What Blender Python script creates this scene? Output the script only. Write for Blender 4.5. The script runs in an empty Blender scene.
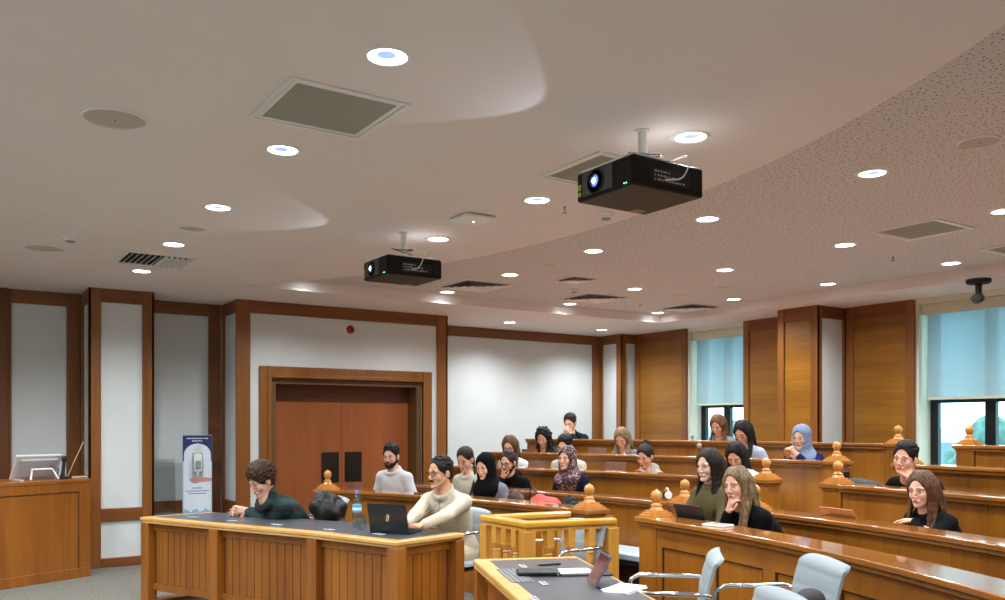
SPOT_W = 95; PROJ_W = 4; SKY = 4.0; EXPO = 0.5
import bpy, bmesh, math, random
import numpy as np
from mathutils import Vector, Matrix, noise
random.seed(7)
sc = bpy.context.scene
COL = sc.collection
PI = math.pi
R = math.radians
# ------------------------------------------------------------------ camera
TH = R(33.6); ST, CT = math.sin(TH), math.cos(TH)
EYE = 1.55; FPX = 860.0; HX, HY = 502.5, 425.0
cam = bpy.data.objects.new('camera', bpy.data.cameras.new('camera')); COL.objects.link(cam)
cam.location = (0, 0, EYE); cam.rotation_euler = (PI/2, 0, -TH)
cam.data.sensor_width = 36; cam.data.lens = FPX/1005*36; cam.data.shift_y = (HY-300)/1005
cam.data.clip_start = .05; cam.data.clip_end = 400
sc.camera = cam
CX, CY = -2.75, 4.98            # the common centre of the curved seating, desks and ceiling edge
def dw(u, D):  # camera ray -> plan
    return (ST*D + CT*u*D, CT*D - ST*u*D)
def on_z(px, py, z):
    D = FPX*(EYE-z)/(py-HY); u = (px-HX)/FPX
    x, y = dw(u, D); return Vector((x, y, z))
def on_r(px, r):
    u = (px-HX)/FPX; a, b = dw(u, 1.0)
    A = a*a+b*b; B = -2*(a*CX+b*CY); Cc = CX*CX+CY*CY-r*r
    D = (-B+math.sqrt(B*B-4*A*Cc))/(2*A)
    return a*D, b*D, D
def on_D(px, D):
    a, b = dw((px-HX)/FPX, D); return a, b, D
def polar(r, a): return (CX+r*math.cos(a), CY+r*math.sin(a))
def ang_y(r, y): return math.asin((y-CY)/r)
# ------------------------------------------------------------------ materials
MATS = {}
def new_mat(name):
    m = bpy.data.materials.new(name); m.use_nodes = True
    nt = m.node_tree; nt.nodes.clear()
    out = nt.nodes.new('ShaderNodeOutputMaterial'); b = nt.nodes.new('ShaderNodeBsdfPrincipled')
    nt.links.new(b.outputs[0], out.inputs[0]); MATS[name] = m
    return m, nt, b, out
def srgb(c):
    if isinstance(c, str): c = tuple(int(c[i:i+2], 16)/255 for i in (0, 2, 4))
    return tuple((x/12.92 if x <= .04045 else ((x+.055)/1.055)**2.4) for x in c)+(1,)
def mat(name, c, rough=.5, metal=0, nz=0, nscale=30, bump=0, bscale=80, spec=.5, trans=0, sheen=0, emit=None, es=0, coat=0):
    if name in MATS: return MATS[name]
    m, nt, b, out = new_mat(name); c = srgb(c)
    b.inputs['Base Color'].default_value = c; b.inputs['Roughness'].default_value = rough
    b.inputs['Metallic'].default_value = metal; b.inputs['Specular IOR Level'].default_value = spec
    b.inputs['Transmission Weight'].default_value = trans; b.inputs['Sheen Weight'].default_value = sheen
    b.inputs['Coat Weight'].default_value = coat
    if emit: b.inputs['Emission Color'].default_value = srgb(emit); b.inputs['Emission Strength'].default_value = es
    tc = nt.nodes.new('ShaderNodeTexCoord')
    if nz:
        n = nt.nodes.new('ShaderNodeTexNoise'); n.inputs['Scale'].default_value = nscale; n.inputs['Detail'].default_value = 4
        nt.links.new(tc.outputs['Object'], n.inputs['Vector'])
        mr = nt.nodes.new('ShaderNodeMapRange'); mr.inputs[1].default_value = .3; mr.inputs[2].default_value = .7
        mr.inputs[3].default_value = 1-nz; mr.inputs[4].default_value = 1+nz*.6
        nt.links.new(n.outputs[0], mr.inputs[0])
        h = nt.nodes.new('ShaderNodeVectorMath'); h.operation = 'SCALE'; h.inputs[0].default_value = c[:3]
        nt.links.new(mr.outputs[0], h.inputs['Scale']); nt.links.new(h.outputs[0], b.inputs['Base Color'])
    if bump:
        n2 = nt.nodes.new('ShaderNodeTexNoise'); n2.inputs['Scale'].default_value = bscale; n2.inputs['Detail'].default_value = 3
        nt.links.new(tc.outputs['Object'], n2.inputs['Vector'])
        bp = nt.nodes.new('ShaderNodeBump'); bp.inputs['Strength'].default_value = bump; bp.inputs['Distance'].default_value = .01
        nt.links.new(n2.outputs[0], bp.inputs['Height']); nt.links.new(bp.outputs[0], b.inputs['Normal'])
    return m
def wood(name, c1, c2, rough=.35, axis=2, scale=9, groove=0, coat=.15):
    if name in MATS: return MATS[name]
    m, nt, b, out = new_mat(name)
    tc = nt.nodes.new('ShaderNodeTexCoord'); mp = nt.nodes.new('ShaderNodeMapping')
    s = [scale]*3; s[axis] = scale*.07
    mp.inputs['Scale'].default_value = s
    nt.links.new(tc.outputs['Object'], mp.inputs[0])
    n = nt.nodes.new('ShaderNodeTexNoise'); n.inputs['Scale'].default_value = 1.6; n.inputs['Detail'].default_value = 7; n.inputs['Roughness'].default_value = .62
    n.inputs['Distortion'].default_value = .5
    nt.links.new(mp.outputs[0], n.inputs['Vector'])
    n2 = nt.nodes.new('ShaderNodeTexNoise'); n2.inputs['Scale'].default_value = .35; n2.inputs['Detail'].default_value = 2
    nt.links.new(mp.outputs[0], n2.inputs['Vector'])
    ad = nt.nodes.new('ShaderNodeMath'); ad.operation = 'ADD'
    nt.links.new(n.outputs[0], ad.inputs[0]); nt.links.new(n2.outputs[0], ad.inputs[1])
    cr = nt.nodes.new('ShaderNodeValToRGB'); e = cr.color_ramp.elements
    e[0].position = .36; e[0].color = srgb(c2); e[1].position = .62; e[1].color = srgb(c1)
    ml = nt.nodes.new('ShaderNodeMath'); ml.operation = 'MULTIPLY'; ml.inputs[1].default_value = .5
    nt.links.new(ad.outputs[0], ml.inputs[0]); nt.links.new(ml.outputs[0], cr.inputs[0]); nt.links.new(cr.outputs[0], b.inputs['Base Color'])
    b.inputs['Roughness'].default_value = rough; b.inputs['Coat Weight'].default_value = coat; b.inputs['Coat Roughness'].default_value = .05 if coat >= 1 else .12
    if groove:
        sx = nt.nodes.new('ShaderNodeSeparateXYZ'); nt.links.new(tc.outputs['Object'], sx.inputs[0])
        f = nt.nodes.new('ShaderNodeMath'); f.operation = 'MULTIPLY'; f.inputs[1].default_value = groove
        nt.links.new(sx.outputs[2], f.inputs[0])
        fr = nt.nodes.new('ShaderNodeMath'); fr.operation = 'PINGPONG'; fr.inputs[1].default_value = .5
        nt.links.new(f.outputs[0], fr.inputs[0])
        bp = nt.nodes.new('ShaderNodeBump'); bp.inputs['Strength'].default_value = .3; bp.inputs['Distance'].default_value = .005
        nt.links.new(fr.outputs[0], bp.inputs['Height']); nt.links.new(bp.outputs[0], b.inputs['Normal'])
    return m
W_BENCH = wood('bench_wood', '9e631a', '80490c')
W_CAP = wood('cap_wood', 'a0641f', '864e15', rough=.22, axis=1, coat=1.0)
W_TRIM = wood('trim_wood', '8a5520', '6d3f13', rough=.4)
W_DTRIM = wood('dark_trim_wood', '844d1f', '683913', rough=.4, axis=0)
W_DESK = wood('desk_wood', '975c1e', '784211')
W_EDGE = wood('edge_wood', 'd3a768', 'c49450', rough=.3, axis=0)
W_DOOR = wood('door_wood', '9a5528', '84461f', rough=.4)
W_BAL = wood('baluster_wood', 'd09a48', 'b9812f', rough=.3)
W_LOUV = wood('ribbed_wood', '9c691c', '7a4e11', rough=.35, axis=1, groove=26)
M_WALL = mat('wall_plaster', 'd0d6d7', .75, nz=.03, nscale=3)
M_CEIL = mat('ceiling_paint', 'e2dad7', .8, nz=.02, nscale=2)
M_DARK = mat('seam_dark', '3a1f0c', .7)
M_WHITE = mat('white_paint', 'e6e6e2', .5)
M_PLAST = mat('white_plastic', 'e2e2de', .4)
M_BLACK = mat('black_plastic', '101113', .35)
M_BLKM = mat('black_matt', '16171a', .7)
M_GREY = mat('grey_metal', '9a9c9c', .35, .8)
M_CHROME = mat('chrome', 'd8dadd', .12, 1)
M_LEATH = mat('grey_leatherette', '8b959a', .55, bump=.1, bscale=120)
M_INLAY = mat('desk_inlay', '4a4c52', .28, nz=.08, nscale=60, spec=.6)
M_GRILLE = mat('grille_grey', 'a6a79a', .6)
# perforated plaster
def perforated():
    m, nt, b, out = new_mat('perforated_plaster')
    tc = nt.nodes.new('ShaderNodeTexCoord')
    v = nt.nodes.new('ShaderNodeTexVoronoi'); v.inputs['Scale'].default_value = 28; v.inputs['Randomness'].default_value = .75
    v.voronoi_dimensions = '2D'
    nt.links.new(tc.outputs['Object'], v.inputs['Vector'])
    # hole radius differs from hole to hole
    sp = nt.nodes.new('ShaderNodeSeparateColor'); nt.links.new(v.outputs['Color'], sp.inputs[0])
    mr = nt.nodes.new('ShaderNodeMapRange'); mr.inputs[3].default_value = .09; mr.inputs[4].default_value = .18
    nt.links.new(sp.outputs[0], mr.inputs[0])
    lt = nt.nodes.new('ShaderNodeMath'); lt.operation = 'LESS_THAN'
    nt.links.new(v.outputs['Distance'], lt.inputs[0]); nt.links.new(mr.outputs[0], lt.inputs[1])
    mx = nt.nodes.new('ShaderNodeMix'); mx.data_type = 'RGBA'
    mx.inputs[6].default_value = srgb('cac8c8'); mx.inputs[7].default_value = srgb('5f504a')
    nt.links.new(lt.outputs[0], mx.inputs[0]); nt.links.new(mx.outputs[2], b.inputs['Base Color'])
    b.inputs['Roughness'].default_value = .85
    return m
M_PERF = perforated()
def carpet():
    return mat('carpet', '74726a', .95, nz=.5, nscale=55, bump=.4, bscale=300, spec=.1)
M_CARPET = carpet()
def glass(name, tint, amount=.04):
    m, nt, b, out = new_mat(name)
    nt.nodes.remove(b)
    t = nt.nodes.new('ShaderNodeBsdfTransparent'); t.inputs[0].default_value = srgb(tint)
    g = nt.nodes.new('ShaderNodeBsdfGlossy'); g.inputs['Roughness'].default_value = .03
    lw = nt.nodes.new('ShaderNodeLayerWeight'); lw.inputs[0].default_value = .5; pw = nt.nodes.new('ShaderNodeMath'); pw.operation = 'POWER'; pw.inputs[1].default_value = 4; nt.links.new(lw.outputs['Facing'], pw.inputs[0]); fr = nt.nodes.new('ShaderNodeMath'); fr.operation = 'MULTIPLY_ADD'; fr.inputs[1].default_value = .6; fr.inputs[2].default_value = amount; nt.links.new(pw.outputs[0], fr.inputs[0])
    mx = nt.nodes.new('ShaderNodeMixShader')
    nt.links.new(fr.outputs[0], mx.inputs[0]); nt.links.new(t.outputs[0], mx.inputs[1]); nt.links.new(g.outputs[0], mx.inputs[2])
    nt.links.new(mx.outputs[0], out.inputs[0]); return m
M_GLASS = glass('window_glass', 'e2f4f8')
M_CLEAR = glass('clear_plastic', 'f4f9fb', .13)
def blind():
    m, nt, b, out = new_mat('blind_weave')
    b.inputs['Base Color'].default_value = srgb('c6ccc4'); b.inputs['Roughness'].default_value = .8
    t = nt.nodes.new('ShaderNodeBsdfTransparent'); t.inputs[0].default_value = srgb('d2edf3')
    tl = nt.nodes.new('ShaderNodeBsdfTranslucent'); tl.inputs[0].default_value = srgb('b6d4e0')
    m1 = nt.nodes.new('ShaderNodeMixShader'); m1.inputs[0].default_value = .45
    nt.links.new(b.outputs[0], m1.inputs[1]); nt.links.new(tl.outputs[0], m1.inputs[2])
    m2 = nt.nodes.new('ShaderNodeMixShader'); m2.inputs[0].default_value = .20
    nt.links.new(m1.outputs[0], m2.inputs[1]); nt.links.new(t.outputs[0], m2.inputs[2])
    nt.links.new(m2.outputs[0], out.inputs[0]); return m
M_BLIND = blind()
def emis(name, c, s):
    return mat(name, c, .5, emit=c, es=s)
# ------------------------------------------------------------------ mesh builder
class MB:
    def __init__(s): s.v = []; s.f = []; s.m = []; s.mi = 0
    def add(s, vs, fs):
        n = len(s.v); s.v += [tuple(v) for v in vs]; s.f += [tuple(i+n for i in f) for f in fs]; s.m += [s.mi]*len(fs); return s
    def box(s, c, d, rz=0, M=None):
        hx, hy, hz = d[0]/2, d[1]/2, d[2]/2
        vs = [(x, y, z) for x in (-hx, hx) for y in (-hy, hy) for z in (-hz, hz)]
        if rz: cr, sr = math.cos(rz), math.sin(rz); vs = [(x*cr-y*sr, x*sr+y*cr, z) for x, y, z in vs]
        if M is not None: vs = [M @ Vector(v) for v in vs]
        vs = [(v[0]+c[0], v[1]+c[1], v[2]+c[2]) for v in vs]
        return s.add(vs, [(0, 1, 3, 2), (4, 6, 7, 5), (0, 4, 5, 1), (2, 3, 7, 6), (0, 2, 6, 4), (1, 5, 7, 3)])
    def bx(s, x0, x1, y0, y1, z0, z1): return s.box(((x0+x1)/2, (y0+y1)/2, (z0+z1)/2), (abs(x1-x0), abs(y1-y0), abs(z1-z0)))
    def prism(s, pts, z0, z1):
        n = len(pts)
        A = sum(pts[i][0]*pts[(i+1) % n][1]-pts[(i+1) % n][0]*pts[i][1] for i in range(n))
        if A < 0: pts = pts[::-1]
        vs = [(p[0], p[1], z0) for p in pts]+[(p[0], p[1], z1) for p in pts]
        fs = [tuple(range(n))[::-1], tuple(range(n, 2*n))]+[(i, (i+1) % n, n+(i+1) % n, n+i) for i in range(n)]
        return s.add(vs, fs)
    def wallbox(s, a, b, n, t, z0, z1, off=0):
        """box along the plan segment a-b, from off to off+t along plan normal n"""
        p = [(a[0]+n[0]*off, a[1]+n[1]*off), (b[0]+n[0]*off, b[1]+n[1]*off), (b[0]+n[0]*(off+t), b[1]+n[1]*(off+t)), (a[0]+n[0]*(off+t), a[1]+n[1]*(off+t))]
        return s.prism(p, z0, z1)
    def sector(s, r0, r1, z0, z1, a0, a1, n=24, c=(CX, CY)):
        vs = []; 
        for i in range(n+1):
            a = a0+(a1-a0)*i/n; ca, sa = math.cos(a), math.sin(a)
            for r, z in ((r0, z0), (r1, z0), (r1, z1), (r0, z1)): vs.append((c[0]+r*ca, c[1]+r*sa, z))
        fs = []
        for i in range(n):
            k = 4*i
            for j in range(4): fs.append((k+j, k+(j+1) % 4, k+4+(j+1) % 4, k+4+j))
        fs = [f[::-1] if a1 > a0 else f for f in fs]
        e0, e1 = (0, 1, 2, 3), (4*n+3, 4*n+2, 4*n+1, 4*n)
        fs += [e0, e1] if a1 > a0 else [e0[::-1], e1[::-1]]
        return s.add(vs, fs)
    def lathe(s, prof, c=(0, 0, 0), n=16, M=None, a0=0):
        vs = []; fs = []; k = len(prof)
        for i in range(n):
            a = a0+2*PI*i/n
            for r, z in prof: vs.append(Vector((r*math.cos(a), r*math.sin(a), z)))
        if M is not None: vs = [M @ v for v in vs]
        vs = [(v[0]+c[0], v[1]+c[1], v[2]+c[2]) for v in vs]
        for i in range(n):
            j = (i+1) % n
            for q in range(k-1): fs.append((i*k+q, j*k+q, j*k+q+1, i*k+q+1))
        if prof[0][0] > 1e-6: fs.append(tuple(i*k for i in range(n))[::-1])
        if prof[-1][0] > 1e-6: fs.append(tuple(i*k+k-1 for i in range(n)))
        return s.add(vs, fs)
    def tube(s, pts, r, n=8):
        pts = [Vector(p) for p in pts]; rr = r if hasattr(r, '__len__') else [r]*len(pts)
        vs = []; fs = []; up = None
        for i, p in enumerate(pts):
            t = ((pts[min(i+1, len(pts)-1)]-pts[max(i-1, 0)])).normalized()
            if up is None: up = Vector((0, 0, 1)) if abs(t.z) < .9 else Vector((1, 0, 0))
            x = t.cross(up).normalized(); y = x.cross(t).normalized(); up = y
            for k in range(n):
                a = 2*PI*k/n; vs.append(p+(x*math.cos(a)+y*math.sin(a))*rr[i])
        for i in range(len(pts)-1):
            for k in range(n): fs.append((i*n+k, i*n+(k+1) % n, (i+1)*n+(k+1) % n, (i+1)*n+k))
        fs += [tuple(range(n))[::-1], tuple((len(pts)-1)*n+k for k in range(n))]
        return s.add(vs, [f[::-1] for f in fs])
    def ball(s, c, r, n=12, sc=(1, 1, 1)):
        prof = [(math.sin(PI*i/n)*r, -math.cos(PI*i/n)*r) for i in range(n+1)]
        prof[0] = (0, -r); prof[-1] = (0, r)
        return s.lathe(prof, c, n=max(8, n), M=Matrix.Diagonal((*sc, 1)))
    def build(s, name, m, parent=None, smooth=None, bevel=0, bseg=2, loc=None):
        me = bpy.data.meshes.new(name); me.from_pydata(s.v, [], s.f)
        for mm in (m if isinstance(m, (list, tuple)) else [m]): me.materials.append(mm)
        if any(s.m): me.polygons.foreach_set('material_index', s.m)
        if smooth is not None:
            me.polygons.foreach_set('use_smooth', [True]*len(me.polygons)); me.set_sharp_from_angle(angle=R(smooth))
        me.update()
        o = bpy.data.objects.new(name, me); COL.objects.link(o)
        if loc is not None: o.location = loc
        if parent is not None: o.parent = parent
        if bevel:
            b = o.modifiers.new('bevel', 'BEVEL'); b.width = bevel; b.segments = bseg; b.limit_method = 'ANGLE'; b.angle_limit = R(40)
        return o
def tag(o, label, cat=None, group=None, kind=None):
    if label: o['label'] = label
    if cat: o['category'] = cat
    if group: o['group'] = group
    if kind: o['kind'] = kind
    return o
def thing(name, label, cat, loc=(0, 0, 0), rz=0, group=None):
    o = bpy.data.objects.new(name, None); COL.objects.link(o); o.location = loc; o.rotation_euler = (0, 0, rz)
    o.empty_display_size = .1
    return tag(o, label, cat, group)
def struct(mb, name, m, **k):
    return tag(mb.build(name, m, **k), None, kind='structure')
def copy_tree(o, loc=None, rz=None, label=None, parent=None):
    c = o.copy(); COL.objects.link(c)
    if parent is not None: c.parent = parent
    if loc is not None: c.location = loc
    if rz is not None: c.rotation_euler = (0, 0, rz)
    if label: c['label'] = label
    for ch in list(o.children): copy_tree(ch, parent=c)
    return c
# ------------------------------------------------------------------ room shell
ZC = 3.035; ZR = 3.15; X0, X1, Y0, Y1 = -4.4, 9.72, -1.25, 11.15
_trim = [0]
def trim(mb, m=W_TRIM, bevel=.006):
    _trim[0] += 1; return struct(mb, 'trim_%d' % _trim[0], m, bevel=bevel)
struct(MB().bx(X0-.3, X1+.5, Y0-.3, Y1+.3, -.2, 0), 'floor', M_CARPET)
# far wall (the door side): one plastered shell per stretch, wood frames stand proud of it
def plaster(name, a, b, n): return struct(MB().wallbox(a, b, n, .2, 0, ZC+.2, off=-.2), name, M_WALL)
def framed(a, b, n, wl, wr, top=.15, base=.1, mid=True, t=.03, mids=(), m=W_TRIM, zmid=(.5, .64)):
    """wood stiles, top rail, mid rail and base rail on the wall face a-b"""
    a, b = Vector(a), Vector(b); L = (b-a).length; d = (b-a)/L; mb = MB()
    P = lambda s: tuple(a+d*s)
    if wl: mb.wallbox(P(0), P(wl), n, t, 0, ZC)
    if wr: mb.wallbox(P(L-wr), P(L), n, t, 0, ZC)
    for s0, s1 in mids: mb.wallbox(P(s0), P(s1), n, t, 0, ZC)
    cuts = [wl]+[x for q in mids for x in q]+[L-wr]
    for i in range(0, len(cuts), 2):
        s0, s1 = cuts[i], cuts[i+1]
        mb.mi = 1
        mb.wallbox(P(s0), P(s1), n, t-.004, ZC-top, ZC)
        if base: mb.wallbox(P(s0), P(s1), n, t-.004, 0, base)
        if mid: mb.wallbox(P(s0), P(s1), n, t-.004, *zmid)
        mb.mi = 0
    return trim(mb, [m, W_DTRIM])
plaster('wall_far', (X0, 10.8), (1.41, 10.8), (0, -1))
framed((.70, 10.8), (1.41, 10.8), (0, -1), .03, .14)
trim(MB().bx(X0, .70, 10.74, 10.8, 0, ZC), wood('dark_wood', '6a3d1a', '573013', rough=.45))
def pillar(x0, x1, yf, yb):
    struct(MB().bx(x0+.03, x1-.03, yf+.03, yb, 0, ZC), 'wall_pillar', M_WALL)
    framed((x0, yf+.03), (x1, yf+.03), (0, -1), .125, .125)
    framed((x0+.03, yb), (x0+.03, yf), (-1, 0), .1, .06)
    framed((x1-.03, yf), (x1-.03, yb), (1, 0), .06, .1)
pillar(1.41, 2.08, 10.17, 10.8)
plaster('wall_far_niche', (2.05, 10.83), (3.0, 10.83), (0, -1))
framed((2.08, 10.83), (2.99, 10.83), (0, -1), .02, .15, m=W_DTRIM)
# door wall: plaster around the opening X 3.41..5.47, up to z 2.25
DX0, DX1, DZ = 3.41, 5.47, 2.12
YD = 10.17
mb = MB(); mb.bx(3.03, DX0, YD+.03, Y1+.2, 0, ZC+.2); mb.bx(DX1, 5.83, YD+.03, Y1+.2, 0, ZC+.2); mb.bx(DX0, DX1, YD+.03, Y1+.2, DZ, ZC+.2)
struct(mb, 'wall_door', M_WALL)
framed((3.03, 10.83), (3.03, YD), (-1, 0), .08, .06, m=W_TRIM)
mb = MB()
mb.wallbox((2.995, YD+.03), (3.16, YD+.03), (0, -1), .035, 0, ZC); mb.wallbox((5.70, YD+.03), (5.86, YD+.03), (0, -1), .035, 0, ZC)
mb.mi = 1; mb.wallbox((3.14, YD+.03), (5.70, YD+.03), (0, -1), .03, ZC-.15, ZC)
mb.mi = 0; mb.wallbox((5.83, YD-.005), (5.83, YD+.18), (1, 0), .03, 0, ZC)
mb.wallbox((3.14, YD+.03), (DX0-.16, YD+.03), (0, -1), .03, 0, .1)
trim(mb, [W_TRIM, W_DTRIM])
# door casing, recessed jamb and the double door
mb = MB()
for x0, x1, z0, z1, t in ((DX0-.14, DX0, 0, DZ+.14, .05), (DX1, DX1+.14, 0, DZ+.14, .05), (DX0, DX1, DZ, DZ+.14, .05)):
    mb.bx(x0, x1, YD+.03-t, YD+.03, z0, z1)
    mb.bx(x0+(.09 if x0 < 4 and x1 < 4 else 0), x1-(.09 if x0 > 5 else 0), YD-.035, YD+.03, z0, z1-(.09 if z0 > 1 else 0))
trim(mb, W_TRIM, bevel=.008)
mb = MB()
mb.bx(DX0, DX0+.07, YD+.03, YD+.33, 0, DZ); mb.bx(DX1-.07, DX1, YD+.03, YD+.33, 0, DZ); mb.bx(DX0+.07, DX1-.07, YD+.03, YD+.33, DZ-.07, DZ)
trim(mb, wood('jamb_wood', '6a4a26', '5a3d1d', rough=.45))
door = tag(bpy.data.objects.new('door_1', None), None, kind='structure'); COL.objects.link(door); door.location = (4.44, YD+.33, 0)
for sx in (-1, 1):
    mb = MB()
    xa, xb = (DX0+.07-4.44, -.002) if sx < 0 else (.002, DX1-.07-4.44)
    mb.bx(xa, xb, -.045, 0, .01, DZ-.07)
    lf = mb.build('door_leaf', W_DOOR, door, bevel=.004)
    mb = MB(); mb.bx(sx*.04, sx*.28, -.052, -.044, .81, 1.2)
    mb.build('vision_panel', mat('smoked_glass', '23201c', .15), lf, bevel=.003)
MB().bx(DX0+.07-4.44, DX1-.07-4.44, -.07, -.045, DZ-.26, DZ-.07).build('transom_panel', wood('transom_wood', '6e3c20', '5c3019', rough=.5, axis=0), door, bevel=.003)
# white far wall behind the seats
plaster('wall_far_seats', (5.8, Y1), (X1+.2, Y1), (0, -1))
framed((5.86, Y1), (9.36, Y1), (0, -1), .03, .16, m=W_TRIM)
mb = MB(); mb.bx(9.39, X1, 10.63, Y1, 0, ZC); struct(mb, 'wall_corner_column', M_WALL)
framed((9.39, Y1), (9.39, 10.6), (-1, 0), .08, .12, m=W_TRIM)
framed((9.36, 10.63), (X1, 10.63), (0, -1), .11, .04, m=W_TRIM)
# window wall
WINS = [(8.38, 9.42), (4.34, 5.74), (.54, 1.58)]
ZS, ZH = .95, 2.97
mb = MB(); ys = [Y0-.2]+[y for w in sorted(WINS) for y in w]+[Y1+.2]
for i in range(0, len(ys), 2): mb.bx(X1, X1+.35, ys[i], ys[i+1], 0, ZC+.2)
for y0, y1 in WINS:
    mb.bx(X1, X1+.35, y0, y1, 0, ZS); mb.bx(X1, X1+.35, y0, y1, ZH, ZC+.2)
struct(mb, 'wall_windows', mat('reveal_paint', 'dcdccb', .7))
def ribbed(y0, y1, x=X1, t=.05):
    mb = MB(); w = .1
    mb.bx(x-t, x, y0, y0+w, 0, ZC); mb.bx(x-t, x, y1-w, y1, 0, ZC)
    mb.mi = 1; mb.bx(x-t+.003, x, y0+w, y1-w, ZC-.16, ZC); mb.mi = 0
    trim(mb, [W_TRIM, wood('rail_wood_y', '8a4b1f', '6e3915', rough=.4, axis=1)])
    trim(MB().bx(x-t+.022, x, y0+w, y1-w, 0, ZC-.16), W_LOUV, bevel=0)
ribbed(9.46, 10.6); ribbed(7.32, 8.34); ribbed(5.78, 6.68); ribbed(1.62, 2.64); ribbed(3.28, 4.30)
def column(y0, y1, xf):
    struct(MB().bx(xf+.03, X1, y0+.03, y1-.03, 0, ZC), 'wall_column', M_WALL)
    ribbed(y0, y1, x=xf+.05)
    framed((X1, y0+.03), (xf+.002, y0+.03), (0, -1), .06, .1, m=W_TRIM)
    framed((xf+.002, y1-.03), (X1, y1-.03), (0, 1), .1, .06, m=W_TRIM)
column(6.70, 7.30, 9.12); column(2.66, 3.26, 9.12)
# unseen sides of the room, for the light and the other views
struct(MB().bx(X0-.2, X1+.2, Y0-.2, Y0, 0, ZC+.2), 'wall_near', M_WALL)
struct(MB().bx(X0-.2, X0, Y0-.2, Y1+.2, 0, ZC+.2), 'wall_screen', M_WALL)
mb = MB()
for i in range(9): mb.bx(X0+.02+i*1.6, X0+.2+i*1.6, Y0, Y0+.03, 0, ZC)
mb.bx(X0, X1, Y0, Y0+.028, ZC-.15, ZC); mb.bx(X0, X1, Y0, Y0+.028, 0, .6); trim(mb)
# windows
FR_D = mat('black_aluminium', '15191c', .4, .3); CREAM = mat('cream_blind', 'cfcfb9', .7)
for k, (y0, y1) in enumerate(WINS):
    w = bpy.data.objects.new('window_%d' % (k+1), None); COL.objects.link(w); w.location = (X1, (y0+y1)/2, ZS); w['kind'] = 'structure'
    h = (y1-y0)/2; H = ZH-ZS
    mb = MB(); xf0, xf1 = .24, .31
    q = h-.005
    mb.bx(xf0, xf1, -q, -q+.09, 0, H); mb.bx(xf0, xf1, q-.09, q, 0, H)
    mb.bx(xf0, xf1, -q+.09, q-.09, 0, .08); mb.bx(xf0, xf1, -q+.09, q-.09, H-.08, H)
    mb.bx(xf0, xf1, -.06, .06, .08, H-.08); mb.bx(xf0+.005, xf1-.005, -q+.09, -.06, .86, .93); mb.bx(xf0+.005, xf1-.005, .06, q-.09, .86, .93)
    mb.build('window_frame', FR_D, w, bevel=.004)
    MB().bx(.27, .276, -q+.08, q-.08, .07, H-.07).build('window_pane', M_GLASS, w)
    zb = 1.865-ZS
    b = MB().bx(.10, .102, -h+.05, h-.05, zb, H-.1).build('roller_blind', M_BLIND, w)
    MB().bx(.092, .11, -h+.05, h-.05, zb-.02, zb+.008).build('bottom_rail', CREAM, b, bevel=.004)
    MB().bx(.03, .14, -h+.01, h-.01, H-.12, H-.002).build('blind_cassette', CREAM, w, bevel=.01)
# ------------------------------------------------------------------ ceiling
RA = 6.93; YE0, YE1, XE = .81, 9.15, 8.83
aM = math.asin((YE1-CY)/RA)
arc = [polar(RA, -aM+2*aM*i/48) for i in range(49)]
mb = MB()
def cq(pts, z=ZC): mb.add([(p[0], p[1], z) for p in pts], [tuple(range(len(pts)))[::-1]])
for i in range(48):
    a, b = arc[i], arc[i+1]; cq([(X0, a[1]), a, b, (X0, b[1])])
cq([(X0, Y0), (X1+.0, Y0), (X1, YE0), (X0, YE0)]); cq([(X0, YE1), (X1, YE1), (X1, Y1), (X0, Y1)]); cq([(XE, YE0), (X1, YE0), (X1, YE1), (XE, YE1)])
loop = arc+[(XE, YE1), (XE, YE0)]
for i in range(len(loop)):
    a, b = loop[i], loop[(i+1) % len(loop)]
    mb.add([(a[0], a[1], ZC), (b[0], b[1], ZC), (b[0], b[1], ZR), (a[0], a[1], ZR)], [(0, 1, 2, 3)])
struct(mb, 'ceiling', M_CEIL)
struct(MB().prism(loop, ZR, ZR+.05), 'ceiling_perforated', M_PERF)
struct(MB().bx(X0-.3, X1+.5, Y0-.3, Y1+.3, ZR+.06, ZR+.2), 'ceiling_slab', M_CEIL)
# ------------------------------------------------------------------ ceiling fixtures
LAMP = emis('lamp_diffuser', 'f4fbff', 9.0)
REFL = mat('lamp_reflector', 'bcd4f2', .2, .6)
def make_downlight():
    t = thing('downlight', 'x', 'downlight')
    MB().lathe([(.078, -.001), (.082, -.006), (.098, -.006), (.104, 0.0), (.078, 0.0)], n=32).build('trim_ring', M_PLAST, t, smooth=40)
    MB().lathe([(.0, -.0035), (.05, -.0045), (.077, -.003)], n=32).build('diffuser', LAMP, t, smooth=40)
    MB().lathe([(0, -.0062), (.034, -.0055), (.04, -.0042)], c=(-.012, -.016, 0), n=24).build('reflector', emis('lamp_reflector_glow', '8fa8f0', .9), t, smooth=40)
    return t
def spot(loc, W, size=152, blend=1.0, rad=.07, parent=None):
    l = bpy.data.lights.get('downlight_light')
    if not l:
        l = bpy.data.lights.new('downlight_light', 'SPOT'); l.energy = W; l.spot_size = R(size); l.spot_blend = blend; l.shadow_soft_size = rad; l.color = (.95, .985, 1)
    o = bpy.data.objects.new('downlight_light', l); COL.objects.link(o); o.parent = parent; o.location = loc
    return o
dl0 = make_downlight(); spot((0, 0, -.085), SPOT_W, parent=dl0)
ordn = ['nearest the camera', 'second from the camera', 'third from the camera', 'fourth from the camera', 'fifth from the camera', 'sixth from the camera']
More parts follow.
